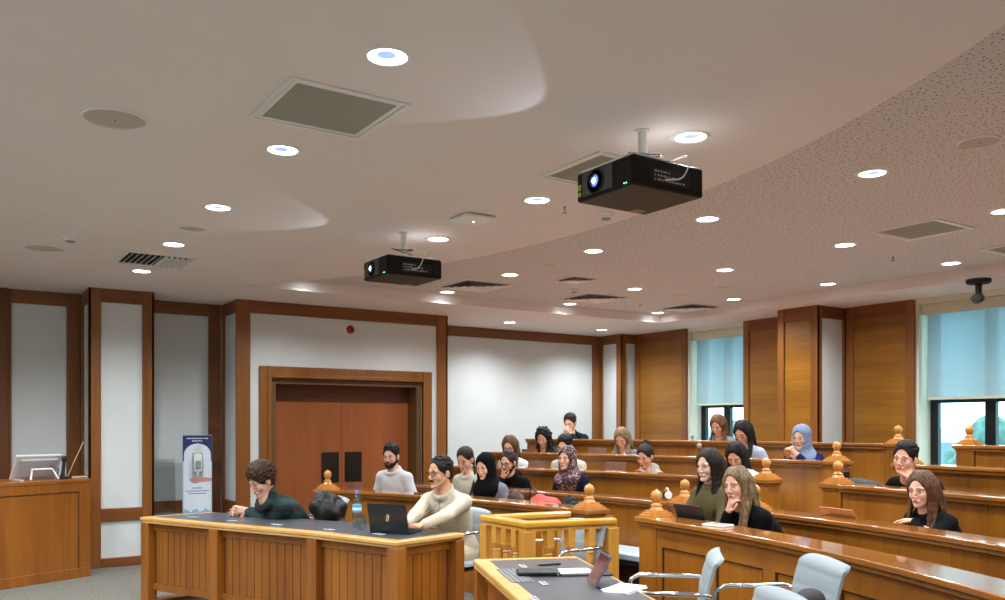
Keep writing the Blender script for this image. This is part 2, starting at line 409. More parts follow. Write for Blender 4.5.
rows = [
 ('row left of both projectors', [(1.53, 3.14), (1.58, 4.52), (1.63, 5.96), (1.66, 7.38), (1.69, 8.83)], ZC),
 ('row beside the two projectors on the smooth ceiling', [(3.26, 3.155), (3.33, 4.60), (3.37, 6.0), (3.43, 8.96)], None),
 ('first row on the perforated ceiling', [(4.98, 3.25), (5.02, 4.68), (5.07, 6.12), (5.13, 7.58), (5.17, 8.98)], ZR),
 ('middle row on the perforated ceiling', [(6.68, 3.28), (6.76, 4.68), (6.82, 6.12), (6.89, 7.56), (7.02, 8.96)], ZR),
 ('row on the perforated ceiling nearest the windows', [(8.40, 4.63), (8.47, 6.08), (8.50, 7.48), (8.62, 8.98)], ZR),
]
first = True
def put_light(x, y, z, label, group=None):
    global first
    if first: o = dl0; first = False; o.location = (x, y, z)
    else: o = copy_tree(dl0, loc=(x, y, z))
    o['label'] = label
    if group: o['group'] = group
    return o
for d, L, z in rows:
    for i, (x, y) in enumerate(L):
        zz = z if z else (ZR if y > 8.5 else ZC)
        put_light(x, y, zz, 'downlight %s in the %s' % (ordn[i], d))
put_light(6.97, 10.3, ZC, 'round lit downlight in the ceiling border above the left half of the white wall')
put_light(8.70, 10.3, ZC, 'round lit downlight in the ceiling border by the far corner column')
for x, ys_ in ((-.1, (.3, 1.7, 3.14, 4.52, 5.96, 7.38, 8.83)), (-1.9, (.3, 1.7, 3.14, 4.52, 5.96, 7.38, 8.83)), (-3.6, (1.7, 4.52, 7.38)), (1.5, (.3, 1.7)), (3.2, (.2,))):
    for y in ys_: put_light(x, y, ZC, 'round downlight in the smooth ceiling, outside the view', 'downlights outside the view')
for x in (4.95, 6.65, 8.35):
    for y in (1.82,): put_light(x, y, ZR, 'round downlight in the perforated ceiling, outside the view', 'downlights outside the view')
put_light(8.35, 3.25, ZR, 'round lit downlight in the perforated ceiling at the right edge by the near window')
# square return-air grilles
def grille(x, y, z, s, label, kind='mesh', frame=.05, dark=M_GRILLE, rz=0):
    t = thing('ceiling_grille' if kind == 'mesh' else 'air_diffuser', label, 'ceiling vent', (x, y, z), rz)
    h = s/2; mb = MB()
    for k, q in ((0, 0), (.024, .004)):
        a, b = h-k, h-k-(.02 if k == 0 else frame-.026)
        zt = -.010+q
        mb.bx(-a, a, b, a, zt, 0); mb.bx(-a, a, -a, -b, zt, 0); mb.bx(-a, -b, -b, b, zt, 0); mb.bx(b, a, -b, b, zt, 0)
    mb.build('frame', M_PLAST, t, bevel=.002)
    i = h-frame
    if kind == 'mesh':
        MB().bx(-i, i, -i, i, -.003, 0).build('backing', mat('vent_dark', '66675e', .8), t)
        mb = MB(); n = 44
        for k in range(n):
            p = -i+2*i*(k+.5)/n; mb.bx(-i, i, p-.0032, p+.0032, -.0065, -.0035)
        for k in range(n): 
            p = -i+2*i*(k+.5)/n; mb.bx(p-.002, p+.002, -i, i, -.0045, -.0032)
        mb.build('mesh_panel', M_GRILLE, t)
    elif kind == 'slats':
        MB().bx(-i, i, -i, i, -.002, 0).build('backing', mat('vent_black', '1e1c1a', .8), t)
        mb = MB(); n = 11
        for k in range(n):
            p = -i+2*i*(k+.5)/n; tl = R(38 if k < n/2 else -38)
            mb.box((p, 0, -.012), (.004, 2*i, .03), M=Matrix.Rotation(tl, 4, 'Y'))
        mb.build('slats', M_PLAST, t)
    else:  # four-way diffuser of nested square cones
        MB().bx(-i, i, -i, i, -.002, 0).build('backing', mat('vent_black', '1e1c1a', .8), t)
        mb = MB()
        for k in range(4):
            a = i*(1-.24*k); b = a-.032
            for sx, sy in ((1, 0), (-1, 0), (0, 1), (0, -1)):
                if sx: v = [(sx*a, -a, -.022), (sx*a, a, -.022), (sx*b, b, -.004), (sx*b, -b, -.004)]
                else: v = [(-a, sy*a, -.022), (a, sy*a, -.022), (b, sy*b, -.004), (-b, sy*b, -.004)]
                mb.add(v, [(0, 1, 2, 3)])
        mb.build('slats', M_PLAST, t)
    return t
grille(1.56, 3.83, ZC, .575, 'large square grey mesh return-air grille near the top left of the ceiling')
grille(3.30, 3.87, ZC, .575, 'square grey mesh return-air grille partly behind the nearer projector')
grille(6.76, 3.97, ZR, .575, 'square grey mesh grille in the perforated ceiling at upper right')
grille(8.25, 3.83, ZR, .60, 'square grey grille in the perforated ceiling at the right edge near the camera dome')
grille(1.68, 8.17, ZC, .60, 'square white slatted air vent at left among the far left lights', 'slats', .04)
grille(5.20, 8.38, ZR, .62, 'square four-way air diffuser just right of the farther projector', 'four', .03)
grille(6.95, 8.38, ZR, .62, 'square four-way air diffuser in the middle of the far perforated ceiling', 'four', .03)
grille(8.62, 8.33, ZR, .62, 'square four-way air diffuser near the far corner above the window', 'four', .03)
grille(5.90, 7.42, ZR, .34, 'small square access hatch in the perforated ceiling', 'four', .03)
def round_speaker(x, y, z, r, label, cat='ceiling speaker'):
    t = thing('ceiling_speaker', label, cat, (x, y, z))
    MB().lathe([(r*.93, -.004), (r*.95, -.012), (r, -.008), (r*1.01, 0), (r*.93, 0)], n=36).build('rim', M_PLAST, t, smooth=40)
    MB().lathe([(0, -.011), (r*.5, -.009), (r*.94, -.005)], n=36).build('speaker_grille', mat('speaker_mesh', 'c0b9ae', .7, bump=.5, bscale=500), t, smooth=40)
    MB().ball((0, 0, -.011), .006, 8).build('center_screw', M_GREY, t)
round_speaker(.74, 4.5, ZC, .15, 'large round white ceiling speaker at the far upper left')
round_speaker(.79, 8.12, ZC, .155, 'large round white ceiling speaker left of the smoke detector')
round_speaker(1.64, 6.69, ZC, .10, 'small round ceiling cover between the third and fourth left lights', 'ceiling cover')
round_speaker(4.92, 2.55, ZR, .11, 'small round cover in the perforated ceiling at upper right', 'ceiling cover')
x, y, _ = on_z(550, 264.5, ZR); round_speaker(x, y, ZR, .09, 'small round cover in the perforated ceiling left of the fine hatch', 'ceiling cover')
x, y, _ = on_z(680, 294, ZR); round_speaker(x, y, ZR, .13, 'round cover in the far perforated ceiling left of the corner diffuser', 'ceiling cover')
x, y, _ = on_z(725, 286, ZR); round_speaker(x, y, ZR, .11, 'round cover in the perforated ceiling above the far window', 'ceiling cover')
def smoke(x, y, z, label):
    t = thing('smoke_detector', label, 'smoke detector', (x, y, z))
    MB().lathe([(0, -.048), (.025, -.048), (.03, -.04), (.045, -.034), (.047, -.02), (.055, -.016), (.056, 0), (0, 0)][::1], n=24).build('detector_body', M_PLAST, t, smooth=40)
    MB().lathe([(0.02, -.052), (.032, -.046), (.034, -.038), (.02, -.036)], n=20).build('sensor_ring', M_GREY, t, smooth=40)
for px, py, z, l in ((70, 236, ZC, 'white smoke detector at left beside a large round speaker'), (606, 213, ZC, 'white smoke detector just below and left of the nearer projector'), (574, 289, ZR, 'small smoke detector beside the far middle air diffuser')):
    p = on_z(px, py, z); smoke(p.x, p.y, z, l)
def sprinkler(x, y, z, label):
    t = thing('sprinkler_head', label, 'sprinkler', (x, y, z))
    MB().lathe([(.0, -.004), (.03, -.004), (.034, 0), (0, 0)], n=20).build('escutcheon', M_PLAST, t, smooth=40)
    MB().lathe([(.0, -.05), (.018, -.05), (.018, -.047), (.006, -.045), (.006, -.02), (.012, -.004), (0, -.004)], n=12).build('nozzle', M_GREY, t, smooth=40)
for px, py, z, l in ((564.5, 206, ZC, 'small sprinkler head left of the nearer projector'), (640, 303, ZR, 'small sprinkler head in the far perforated ceiling'), (893, 256, ZR, 'small sprinkler head below the upper right grille')):
    p = on_z(px, py, z); sprinkler(p.x, p.y, z, l)
# wireless access point
p = on_z(472.5, 217, ZC)
t = thing('access_point', 'white square wireless access point between the two projectors', 'access point', (p.x, p.y, ZC))
MB().bx(-.125, .125, -.125, .125, -.028, -.004).build('housing', M_PLAST, t, bevel=.012, bseg=3)
MB().bx(-.10, .10, -.10, .10, -.004, 0).build('mounting_plate', M_BLACK, t)
MB().ball((.02, .02, -.028), .006, 8).build('status_light', emis('led_white', 'ffffff', 3), t)
# camera dome unit under the ceiling border
p = on_z(980, 280, ZC)
t = thing('security_camera', 'black ceiling camera on a stem before the near window', 'camera', (8.9, 4.62, ZC), R(200))
MB().lathe([(0, -.045), (.1, -.045), (.115, -.035), (.118, 0), (0, 0)], n=28).build('mount', M_BLKM, t, smooth=35)
MB().lathe([(.028, -.17), (.032, -.045)], n=16).build('stem', M_BLKM, t, smooth=35)
Mx = Matrix.Translation((.0, 0, -.17)) @ Matrix.Rotation(R(90), 4, 'X')
MB().lathe([(0, -.055), (.042, -.055), (.052, -.04), (.054, .1), (.045, .115), (0, .118)], n=24, M=Matrix.Translation((.0, .0, -.19)) @ Matrix.Rotation(R(100), 4, 'Y') @ Matrix.Rotation(R(0), 4, 'X')).build('camera_body', M_BLACK, t, smooth=35)
# red alarm dome on the door wall
t = thing('fire_alarm', 'small round red fire alarm high on the white wall over the door', 'fire alarm', (4.45, YD+.03, 2.765))
MB().lathe([(0, .05), (.025, .048), (.042, .03), (.052, .012), (.054, 0), (0, 0)], n=24, M=Matrix.Rotation(R(90), 4, 'X')).build('alarm_body', mat('alarm_red', 'a01818', .35), t, smooth=40)
MB().lathe([(0.012, .055), (.02, .055), (.02, .046), (.012, .046)], n=18, M=Matrix.Rotation(R(90), 4, 'X')).build('alarm_grille', mat('alarm_dark', '4a0c0c', .5), t, smooth=40)
# ------------------------------------------------------------------ projectors
def projector(x, y, label, lens_y, pole, sc_=1.0):
    t = thing('projector', label, 'projector', (x, y, 2.67))
    DX, DY, H = .465, .42, .158
    mb = MB(); mb.bx(-DX/2, DX/2, -DY/2, DY/2, 0, H-.012)
    body = mb.build('housing', mat('projector_black', '08090b', .4, spec=.25, bump=.05, bscale=300), t, bevel=.014, bseg=3)
    MB().bx(-DX/2+.015, DX/2-.015, -DY/2+.015, DY/2-.015, H-.014, H).build('top_cover', mat('projector_top_lit', 'f2f3f4', .5), t, bevel=.004)  # lit look of the top put into white, which strengthens the ceiling glow
    # lens side (towards -x)
    MB().bx(-DX/2-.004, -DX/2+.01, -DY/2+.145, DY/2-.05, .018, H-.022).build('lens_bezel', mat('bezel_grey', '4c4e50', .5), t, bevel=.004)
    ly = lens_y
    Mr = Matrix.Rotation(R(-90), 4, 'Y')
    MB().lathe([(.062, 0), (.062, .006), (.055, .008), (.05, -.004), (.036, -.004), (.036, .01), (.03, .012), (.026, 0)], c=(-DX/2-.004, ly, .075), n=32, M=Mr).build('lens_barrel', M_BLACK, t, smooth=35)
    g = MB().lathe([(0, .012), (.014, .0095), (.028, .002)], c=(-DX/2-.006, ly, .075), n=24, M=Mr).build('lens_glass', mat('lens_blue', '3d62b8', .05, emit='5f8ef0', es=1.2), t, smooth=60)
    MB().lathe([(0, .0135), (.009, .0125), (.013, .0105)], c=(-DX/2-.0065, ly, .075), n=16, M=Mr).build('lamp_core', emis('lamp_core', 'dff2ff', 10), g)
    st = mat('warning_yellow', 'b8bf3a', .5)
    MB().bx(-DX/2-.0012, -DX/2+.002, DY/2-.037, DY/2-.012, .055, .085).bx(-DX/2-.0012, -DX/2+.002, DY/2-.037, DY/2-.012, .026, .046).build('warning_labels', st, t)
    mb = MB()
    for i in range(11): mb.bx(-DX/2-.002, -DX/2+.003, -DY/2+.02, -DY/2+.12, .022+i*.0105, .027+i*.0105)
    mb.build('front_louvres', M_BLKM, t)
    mb = MB(); mb.box((-DX/2-.002, -DY/2+.045, .016), (.003, .003, .005)); mb.box((-DX/2-.002, -DY/2+.06, .016), (.003, .003, .005)); mb.build('status_lights', emis('led_green', '5dff8a', 4), t)
    # connector side (towards -y)
    mb = MB(); mb.bx(-DX/2+.12, DX/2-.09, -DY/2-.0015, -DY/2+.004, .03, .10); cp = mb.build('connector_panel', mat('panel_black', '0b0c0e', .5), t)
    mb = MB(); rnd = random.Random(3)
    for zr, n in ((.045, 11), (.065, 9), (.085, 6)):
        for i in range(n):
            xx = -DX/2+.135+i*.0185; ww = rnd.choice((.006, .010, .013))
            mb.bx(xx, xx+ww, -DY/2-.003, -DY/2, zr-.004, zr+.004)
    mb.build('sockets', mat('socket_grey', 'b4b7bc', .4), cp)
    mb = MB()
    for i in range(6): mb.bx(DX/2-.075, DX/2-.02, -DY/2-.001, -DY/2+.003, .03+i*.014, .036+i*.014)
    mb.build('side_louvres', M_BLKM, t)
    MB().bx(-.1, .02, -.002, .002, -.0015, .001).bx(-.03, .03, .1, .104, -.0015, .001).build('bottom_seams', mat('projector_line', '5a524c', .5), t)
    MB().bx(.10, .17, .13, .19, -.0015, .001).build('bottom_label', mat('label_olive', '8d7f35', .6), t)
    # ceiling mount
    hz = ZC-2.67
    MB().lathe([(.024, H+.02), (.024, hz)], c=(pole[0], pole[1], 0), n=20).build('mounting_pole', M_WHITE, t, smooth=40)
    MB().lathe([(0, hz-.008), (.036, hz-.008), (.036, hz), (0, hz)], c=(pole[0], pole[1], 0), n=24).build('ceiling_plate', M_WHITE, t, smooth=40)
    mb = MB(); mb.bx(pole[0]-.07, pole[0]+.07, pole[1]-.05, pole[1]+.05, H+.008, H+.026)
    for a in (40, 140, 220, 320):
        ca, sa = math.cos(R(a)), math.sin(R(a)); mb.tube([(pole[0]+ca*.04, pole[1]+sa*.04, H+.018), (pole[0]+ca*.14, pole[1]+sa*.12, H+.012), (pole[0]+ca*.15, pole[1]+sa*.13, H)], .007, 6)
    mb.build('mount_bracket', M_WHITE, t)
    mb = MB(); q = pole
    def cable(pts, r, m): 
        P = [Vector(p) for p in pts]; out = []
        for i in range(len(P)-1):
            p0, p1, p2, p3 = P[max(i-1, 0)], P[i], P[i+1], P[min(i+2, len(P)-1)]
            for k in range(6):
                u = k/6; out.append(.5*((2*p1)+(p2-p0)*u+(2*p0-5*p1+4*p2-p3)*u*u+(3*p1-p0-3*p2+p3)*u**3))
        out.append(P[-1]); MB().tube(out, r, 6).build('cable', m, t, smooth=60)
    cable([(q[0]+.02, q[1], hz-.12), (q[0]+.05, q[1]-.04, H+.09), (q[0]+.10, q[1]-.09, H+.05), (q[0]+.07, -DY/2-.02, H+.02), (q[0]+.02, -DY/2-.03, .07), (-DX/2+.2, -DY/2-.004, .05)], .004, M_WHITE)
    cable([(q[0]+.0, q[1]-.02, hz-.15), (q[0]+.03, q[1]-.1, H+.06), (q[0]-.09, q[1]-.09, H+.05), (q[0]-.1, q[1]-.01, H+.07), (q[0]+.05, q[1]-.05, H+.03)], .0035, M_BLACK)
    l = bpy.data.lights.new('projector_light', 'SPOT'); l.energy = PROJ_W; l.spot_size = R(80); l.spot_blend = .06; l.shadow_soft_size = .012; l.color = (.75, .85, 1)
    o = bpy.data.objects.new('projector_light', l); COL.objects.link(o); o.parent = t; o.location = (-DX/2-.03, ly, .078); o.rotation_euler = (0, R(90), 0)
    return t
projector(2.947, 3.20, 'nearer black projector on a white ceiling pole, upper right of the two', .055, (.04, .02))
projector(3.04, 5.975, 'farther black projector on a white ceiling pole, lower left of the two', .055, (0, -.02))
# ------------------------------------------------------------------ curved benches
ROWR = [7.20, 8.28, 9.36, 10.44, 11.52]
TOP = [.875, .875, 1.04, 1.185, 1.35]
FLO = [0, 0, .18, .325, .49]
YC, YR_ = 5.41, 4.64
aL = R(29.5)
for i in (2, 3, 4):
    struct(MB().sector(ROWR[i]-.04, 13.6 if i == 4 else ROWR[i+1]-.04, 0, FLO[i], -R(33) if i == 4 else -R(36), R(31.5) if i == 4 else R(34), 30), 'floor_tier', M_CARPET) if i < 4 else \
    struct(MB().prism([polar(ROWR[4]-.04, -R(30)+R(60)*k/30) for k in range(31)]+[(X1, polar(ROWR[4]-.04, R(30))[1]), (X1, polar(ROWR[4]-.04, -R(30))[1])], 0, FLO[4]), 'floor_tier', M_CARPET)
def finial(name, parent, loc, rz=0):
    mb = MB()
    mb.box((0, 0, .008), (.185, .185, .016)); mb.box((0, 0, .024), (.155, .155, .016)); mb.box((0, 0, .040), (.122, .122, .016))
    mb.lathe([(0, .048), (.052, .048), (.05, .058), (.042, .066), (.038, .078), (.044, .084), (.030, .092), (.024, .104), (.03, .112)], n=20)
    n = 32; prof = [(.02, .108), (.031, .118), (.039, .136), (.041, .154), (.036, .174), (.024, .188), (.010, .194), (.004, .2), (0, .203)]
    vs = []; fs = []
    for i in range(n):
        a = 2*PI*i/n; k = 1+.05*math.cos(8*a)
        for r, z in prof: vs.append((r*k*math.cos(a), r*k*math.sin(a), z))
    for i in range(n):
        j = (i+1) % n
        for q in range(len(prof)-1): fs.append((i*len(prof)+q, j*len(prof)+q, j*len(prof)+q+1, i*len(prof)+q+1))
    mb.add(vs, fs)
    o = mb.build(name, wood('finial_wood', 'c98f4e', 'b0742f', rough=.25), parent, smooth=35, loc=loc); o.rotation_euler = (0, 0, rz)
    return o
def bench(i, a0, a1, label, posts, panelled=False):
    Rr, T, F = ROWR[i], TOP[i], (0 if i < 3 else FLO[i-1]); n = max(8, int(abs(a1-a0)/R(1.3)))
    am = (a0+a1)/2; ox, oy = polar(Rr, am)
    t = thing('lecture_bench', label, 'bench', (ox, oy, F), group='curved wooden lecture benches')
    def mk(mb, name, m, **k):
        mb.v = [(v[0]-ox, v[1]-oy, v[2]-F) for v in mb.v]; return mb.build(name, m, t, **k)
    mk(MB().sector(Rr-.14, Rr+.13, T-.034, T, a0, a1, n), 'top_cap', W_CAP, smooth=30, bevel=.008, bseg=3)
    mk(MB().sector(Rr-.12, Rr+.10, T-.062, T-.035, a0, a1, n), 'cap_moulding', W_BENCH, smooth=30, bevel=.004)
    if panelled:
        mk(MB().sector(Rr-.07, Rr, F, T-.062, a0, a1, n), 'front_panel', W_BENCH, smooth=30)
        mb = MB(); np_ = round(abs(a1-a0)*Rr/.56); da = (a1-a0)/np_; f = Rr-.085
        mb.sector(f, Rr-.071, F, F+.12, a0, a1, n); mb.sector(f, Rr-.071, T-.20, T-.0625, a0, a1, n)
        for k in range(np_+1):
            ac = a0+da*k; w = .055/Rr
            s0, s1 = max(min(a0, a1), ac-w), min(max(a0, a1), ac+w)
            mb.sector(f, Rr-.071, F+.12, T-.20, s0, s1, 1)
        mk(mb, 'frame_moulding', W_BENCH, smooth=30, bevel=.003)
        mb = MB()
        for k in range(np_):
            c0, c1 = sorted((a0+da*k, a0+da*(k+1))); w = .064/Rr
            for q0, q1, z0, z1 in ((c0+w, c1-w, T-.206, T-.203), (c0+w, c0+w+.003/Rr, F+.13, T-.206), (c1-w-.003/Rr, c1-w, F+.13, T-.206)):
                mb.sector(f+.006, Rr-.0705, z0, z1, q0, q1, 1)
        mk(mb, 'panel_seams', M_DARK)
    else:
        # plain boards with hairline joints
        nb = max(2, round(abs(a1-a0)*Rr/.62)); mb = MB(); da = (a1-a0)/nb
        for k in range(nb):
            g = .0012/Rr*(1 if a1 > a0 else -1)
            mb.sector(Rr-.07, Rr-.03, F, T-.062, a0+da*k+g, a0+da*(k+1)-g, 4)
        mk(mb, 'front_panel', W_BENCH, smooth=30)
        mk(MB().sector(Rr-.03, Rr, F, T-.062, a0, a1, n), 'panel_backing', M_DARK)
    F2 = FLO[i]
    ai = a0+(.10/Rr)*(1 if a1 > a0 else -1)
    mk(MB().sector(Rr+.13, Rr+.50, T-.135, T-.105, ai, a1, n), 'writing_top', W_CAP, smooth=30, bevel=.004)
    mk(MB().sector(Rr+.08, Rr+.13, T-.135, T-.035, ai, a1, n), 'upstand', W_BENCH, smooth=30)
    for (pa, dy, fin) in posts:
        x, y = polar(Rr, pa); y += dy
        mb = MB(); mb.box((x, y, (F+T-.04)/2), (.18, .18, T-.04-F)); pm = mk(mb, 'end_post', W_BENCH, bevel=.004)
        mb = MB(); mb.box((x, y, T-.02), (.235, .235, .042)); mb.box((x, y, T-.052), (.205, .205, .022)); mk(mb, 'post_cap', W_CAP, bevel=.008)
        if fin: finial('finial', t, (x-ox, y-oy, T+.001-F))
    return t
names = ['front', 'second', 'third', 'fourth', 'top']
for i in range(5):
    ac = ang_y(ROWR[i], YC+.1); ar = ang_y(ROWR[i], YR_-.1)
    pc = ang_y(ROWR[i], YC); pr = ang_y(ROWR[i], YR_)
    e = (R(30.0), aL, aL, R(28.9), R(28.2))[i]
    posts = [(pc, 0, True)]
    if i == 0: posts.append((R(30.0), 0, True))
    bench(i, ac, e, 'curved wooden bench of the %s row, left block before the aisle' % names[i], posts)
    bench(i, ar, -R(31), 'curved wooden bench of the %s row, right block after the aisle%s' % (names[i], ', with framed panels' if i == 0 else ''), [(pr, 0, True)], panelled=(i == 0))
# grey bench seats bolted along the rows
SEAT = mat('seat_blue_grey', 'aab8c2', .6); SEATD = mat('seat_under', '1c1512', .7)
for i in range(5):
    for s, (a0, a1), blk in ((0, (ang_y(ROWR[i], 5.05 if i < 4 else 7.7), R(27)), 'left'), (1, (ang_y(ROWR[i], 4.55), -R(25)), 'right')):
        if i == 4 and s == 1: continue
        r0 = ROWR[i]+.56; t = thing('row_seat', 'long pale grey seat behind the %s row bench, %s block' % (names[i], blk), 'bench seat', (*polar(r0, (a0+a1)/2), FLO[i]), group='row seats behind the benches')
        o = polar(r0, (a0+a1)/2)
        def mk(mb, name, m, **k):
            mb.v = [(v[0]-o[0], v[1]-o[1], v[2]-FLO[i]) for v in mb.v]; return mb.build(name, m, t, **k)
        f = FLO[i]
        mk(MB().sector(r0, r0+.40, f+.38, f+.44, a0, a1, 20), 'cushion', SEAT, smooth=30, bevel=.012)
        mk(MB().sector(r0+.02, r0+.39, f+.34, f+.38, a0, a1, 20), 'seat_pan', SEATD, smooth=30)
        mk(MB().sector(r0+.12, r0+.30, f, f+.34, a0, a1, 20), 'plinth', wood('plinth_wood', '4a2312', '38190c', rough=.6), smooth=30)
# ------------------------------------------------------------------ judge's desks
def desk(front, back, label, T=.75, posts=True, end_slats=True, sgn=1):
    """front / back: plan polylines of the table top, same length"""
    ox, oy = front[0][0], front[0][1]
    t = thing('long_desk', label, 'desk', (ox, oy, 0))
    sh = lambda p: (p[0]-ox, p[1]-oy)
    Fp = [Vector(sh(p)) for p in front]; Bp = [Vector(sh(p)) for p in back]
    outline = Fp+Bp[::-1]
    MB().prism([tuple(p) for p in outline], T-.032, T).build('table_top', W_EDGE, t, bevel=.009, bseg=3)
    MB().prism([tuple(p+(q-p)*.02+((c-p).normalized()*.012)) for p, q, c in zip(outline, outline[1:]+outline[:1], [sum(outline, Vector((0, 0)))/len(outline)]*len(outline))], T-.05, T-.0325).build('edge_moulding', W_EDGE, t, bevel=.005)
    # dark inlay
    n = len(Fp); fi = []; bi = []
    for k in range(n):
        d = (Bp[k]-Fp[k]).normalized()
        e = Vector((0, 0))
        if k == 0: e = (Fp[1]-Fp[0]).normalized()*.075
        if k == n-1: e = (Fp[k-1]-Fp[k]).normalized()*.075
        fi.append(Fp[k]+d*.085+e); bi.append(Bp[k]-d*.02+e)
    MB().prism([tuple(p) for p in fi+bi[::-1]], T-.002, T+.0015).build('inlay', M_INLAY, t)
    # slatted front between posts
    mb = MB(); bd = MB(); b2 = MB(); pb = MB()
    def run(a, b, n_, endp):
        L = (b-a).length; d = (b-a)/L
        pb.wallbox(tuple(a), tuple(b), n_, -.012, .115, T-.05, off=-.028)
        bd.wallbox(tuple(a+d*.05), tuple(b-d*.05), n_, .022, T-.115, T-.05, off=-.028); b2.wallbox(tuple(a+d*.05), tuple(b-d*.05), n_, .022, .115, .175, off=-.028)
        ns = max(3, round((L-.16)/.083)); w = (L-.16)/ns
        for k in range(ns):
            s = .08+w*k; mb.wallbox(tuple(a+d*(s+.003)), tuple(a+d*(s+w-.003)), n_, .014, .175, T-.115, off=-.028)
    ctr = sum(outline, Vector((0, 0)))/len(outline)
    ins = .05
    G = []
    for k in range(n): G.append(Fp[k]+(Bp[k]-Fp[k]).normalized()*ins)
    E = (Fp[1]-Fp[0]).normalized()*.05; G[0] = G[0]+E
    E2 = (Fp[-2]-Fp[-1]).normalized()*.05; G[-1] = G[-1]+E2
    for k in range(n-1):
        a, b = G[k], G[k+1]; d = (b-a).normalized(); nn = Vector((d.y, -d.x))
        if nn.dot(ctr-(a+b)/2) > 0: nn = -nn
        run(a, b, tuple(nn), False)
    gb = [Bp[0]+E-(Bp[0]-Fp[0]).normalized()*.04, Bp[-1]+E2-(Bp[-1]-Fp[-1]).normalized()*.04]
    for a, b in ((G[0], gb[0]), (G[-1], gb[1])):
        d = (b-a).normalized(); nn = Vector((d.y, -d.x))
        if nn.dot(ctr-(a+b)/2) > 0: nn = -nn
        if end_slats: run(a, b, tuple(nn), True)
    pb.build('panel_backing', mat('groove_brown', '5a2f10', .7), t)
    bd.build('top_moulding', W_DESK, t, bevel=.003); b2.build('bottom_moulding', W_DESK, t, bevel=.003); mb.build('slatted_panel', W_DESK, t, bevel=.003)
    for k, g in enumerate(G+gb):
        if k < n:
            q = Fp[min(k+1, n-1)]-Fp[max(k-1, 0)]
        else: q = Fp[1]-Fp[0] if k == n else Fp[-1]-Fp[-2]
        a = math.atan2(q.y, q.x)
        pm = MB(); pm.box((g.x, g.y, (T-.05)/2), (.105 if 0 < k < n-1 else .10, .09, T-.05), rz=a)
        pm.build('leg', W_DESK, t, bevel=.004)
    # foot runners at the two ends
    for a, b in ((G[0], gb[0]), (G[-1], gb[1])):
        MB().wallbox(tuple(a), tuple(b), (0, 0), 0, 0, .03) if False else None
        d = (b-a).normalized(); nn = (d.y, -d.x)
        MB().wallbox(tuple(a-d*.07), tuple(b+d*.05), nn, .13, 0, .03, off=-.065).build('foot_runner', W_DESK, t, bevel=.006)
    return t
D1F = [(1.51, 7.98), (1.90, 7.12), (2.36, 6.15), (2.65, 5.30)]
D1B = [(2.15, 8.08), (2.50, 7.38), (2.98, 6.38), (3.29, 5.46)]
desk(D1F, D1B, 'long curved wooden desk with dark top and slatted front, at left and centre')
D2F = [(2.69, 4.37), (2.24, 3.23), (1.86, 2.35), (1.40, 1.50)]
D2B = [(3.28, 4.12), (2.80, 2.97), (2.42, 2.02), (1.95, 1.12)]
desk(D2F, D2B, 'curved wooden desk with dark top at the lower edge, cut off below')
# small marks set in the desk tops
for px, py, l in ((193, 517.5, 'small pale label plate at the left end of the long desk'), (232, 521, 'small pale label plate before the man in the green sweater'), (277, 525, 'small pale label plate beside the empty grey chair place'), (329, 530, 'small pale label plate in front of the black coat'), (379, 534.5, 'small pale label plate in front of the black laptop')):
    p = on_z(px, py, .7515); a = math.atan2(6.25-7.98, 2.32-1.51)
    t = thing('label_plate', l, 'label plate', (p.x, p.y, .7515), a, group='label plates on the long desk')
    MB().box((0, 0, .004), (.10, .032, .006)).build('plate', mat('pale_plate', 'b9bec2', .3), t, bevel=.002)
    MB().box((-.02, 0, .0075), (.03, .018, .001)).box((.025, 0, .0075), (.03, .012, .001)).build('print', mat('plate_print', '6b7076', .4), t)
# ------------------------------------------------------------------ witness stand
def baluster(parent, x, y, top, name='baluster'):
    h = top; mb = MB()
    mb.box((x, y, h-.06), (.058, .058, .12)); 
    prof = [(.0, .03), (.046, .03), (.046, .10), (.034, .115), (.040, .13), (.045, .20), (.038, .34), (.027, h-.20), (.022, h-.17), (.030, h-.165), (.022, h-.155), (.028, h-.145), (.038, h-.115), (.038, h-.11)]
    mb.lathe(prof, c=(x, y, 0), n=8, a0=PI/8)
    return mb.build(name, W_BAL, parent, bevel=.002)
stand = thing('witness_stand', 'pale wooden balustrade witness stand at the foot of the aisle', 'witness stand', (3.62, 4.95, 0))
S = [(3.95, 5.10), (3.32, 5.19), (3.32, 4.70), (3.93, 4.56)]
S = [(x-3.62, y-4.95) for x, y in S]
def strip(P, w, z0, z1):
    """one mitred bar along the open polyline P"""
    P = [Vector(p) for p in P]; L_, R_l = [], []
    for i, p in enumerate(P):
        d0 = (p-P[i-1]).normalized() if i else (P[1]-P[0]).normalized()
        d1 = (P[i+1]-p).normalized() if i < len(P)-1 else d0
        n0, n1 = Vector((-d0.y, d0.x)), Vector((-d1.y, d1.x)); m = (n0+n1).normalized(); k = w/max(.3, m.dot(n0))
        e = d0*(-.035 if i == 0 else (.035 if i == len(P)-1 else 0))
        L_.append(tuple(p+m*k+e)); R_l.append(tuple(p-m*k+e))
    return MB().prism(L_+R_l[::-1], z0, z1)
mb = strip(S, .0425, .862, .905); mo = strip(S, .028, .835, .8625)
for a, b in zip(S[:-1], S[1:]):
    a, b = Vector(a), Vector(b); d = (b-a).normalized(); n_ = (d.y, -d.x)
    MB().wallbox(tuple(a-d*.03), tuple(b+d*.03), n_, .09, 0, .05, off=-.045).build('bottom_rail', W_BAL, stand, bevel=.004)
    for k in (1, 2, 3):
        p = a+(b-a)*k/4; baluster(stand, p.x, p.y, .84)
mb.build('hand_rail', wood('rail_yellow', 'd8a246', 'c48a2c', rough=.22, axis=0, coat=.4), stand, bevel=.014, bseg=3)
mo.build('rail_moulding', W_BAL, stand, bevel=.004)
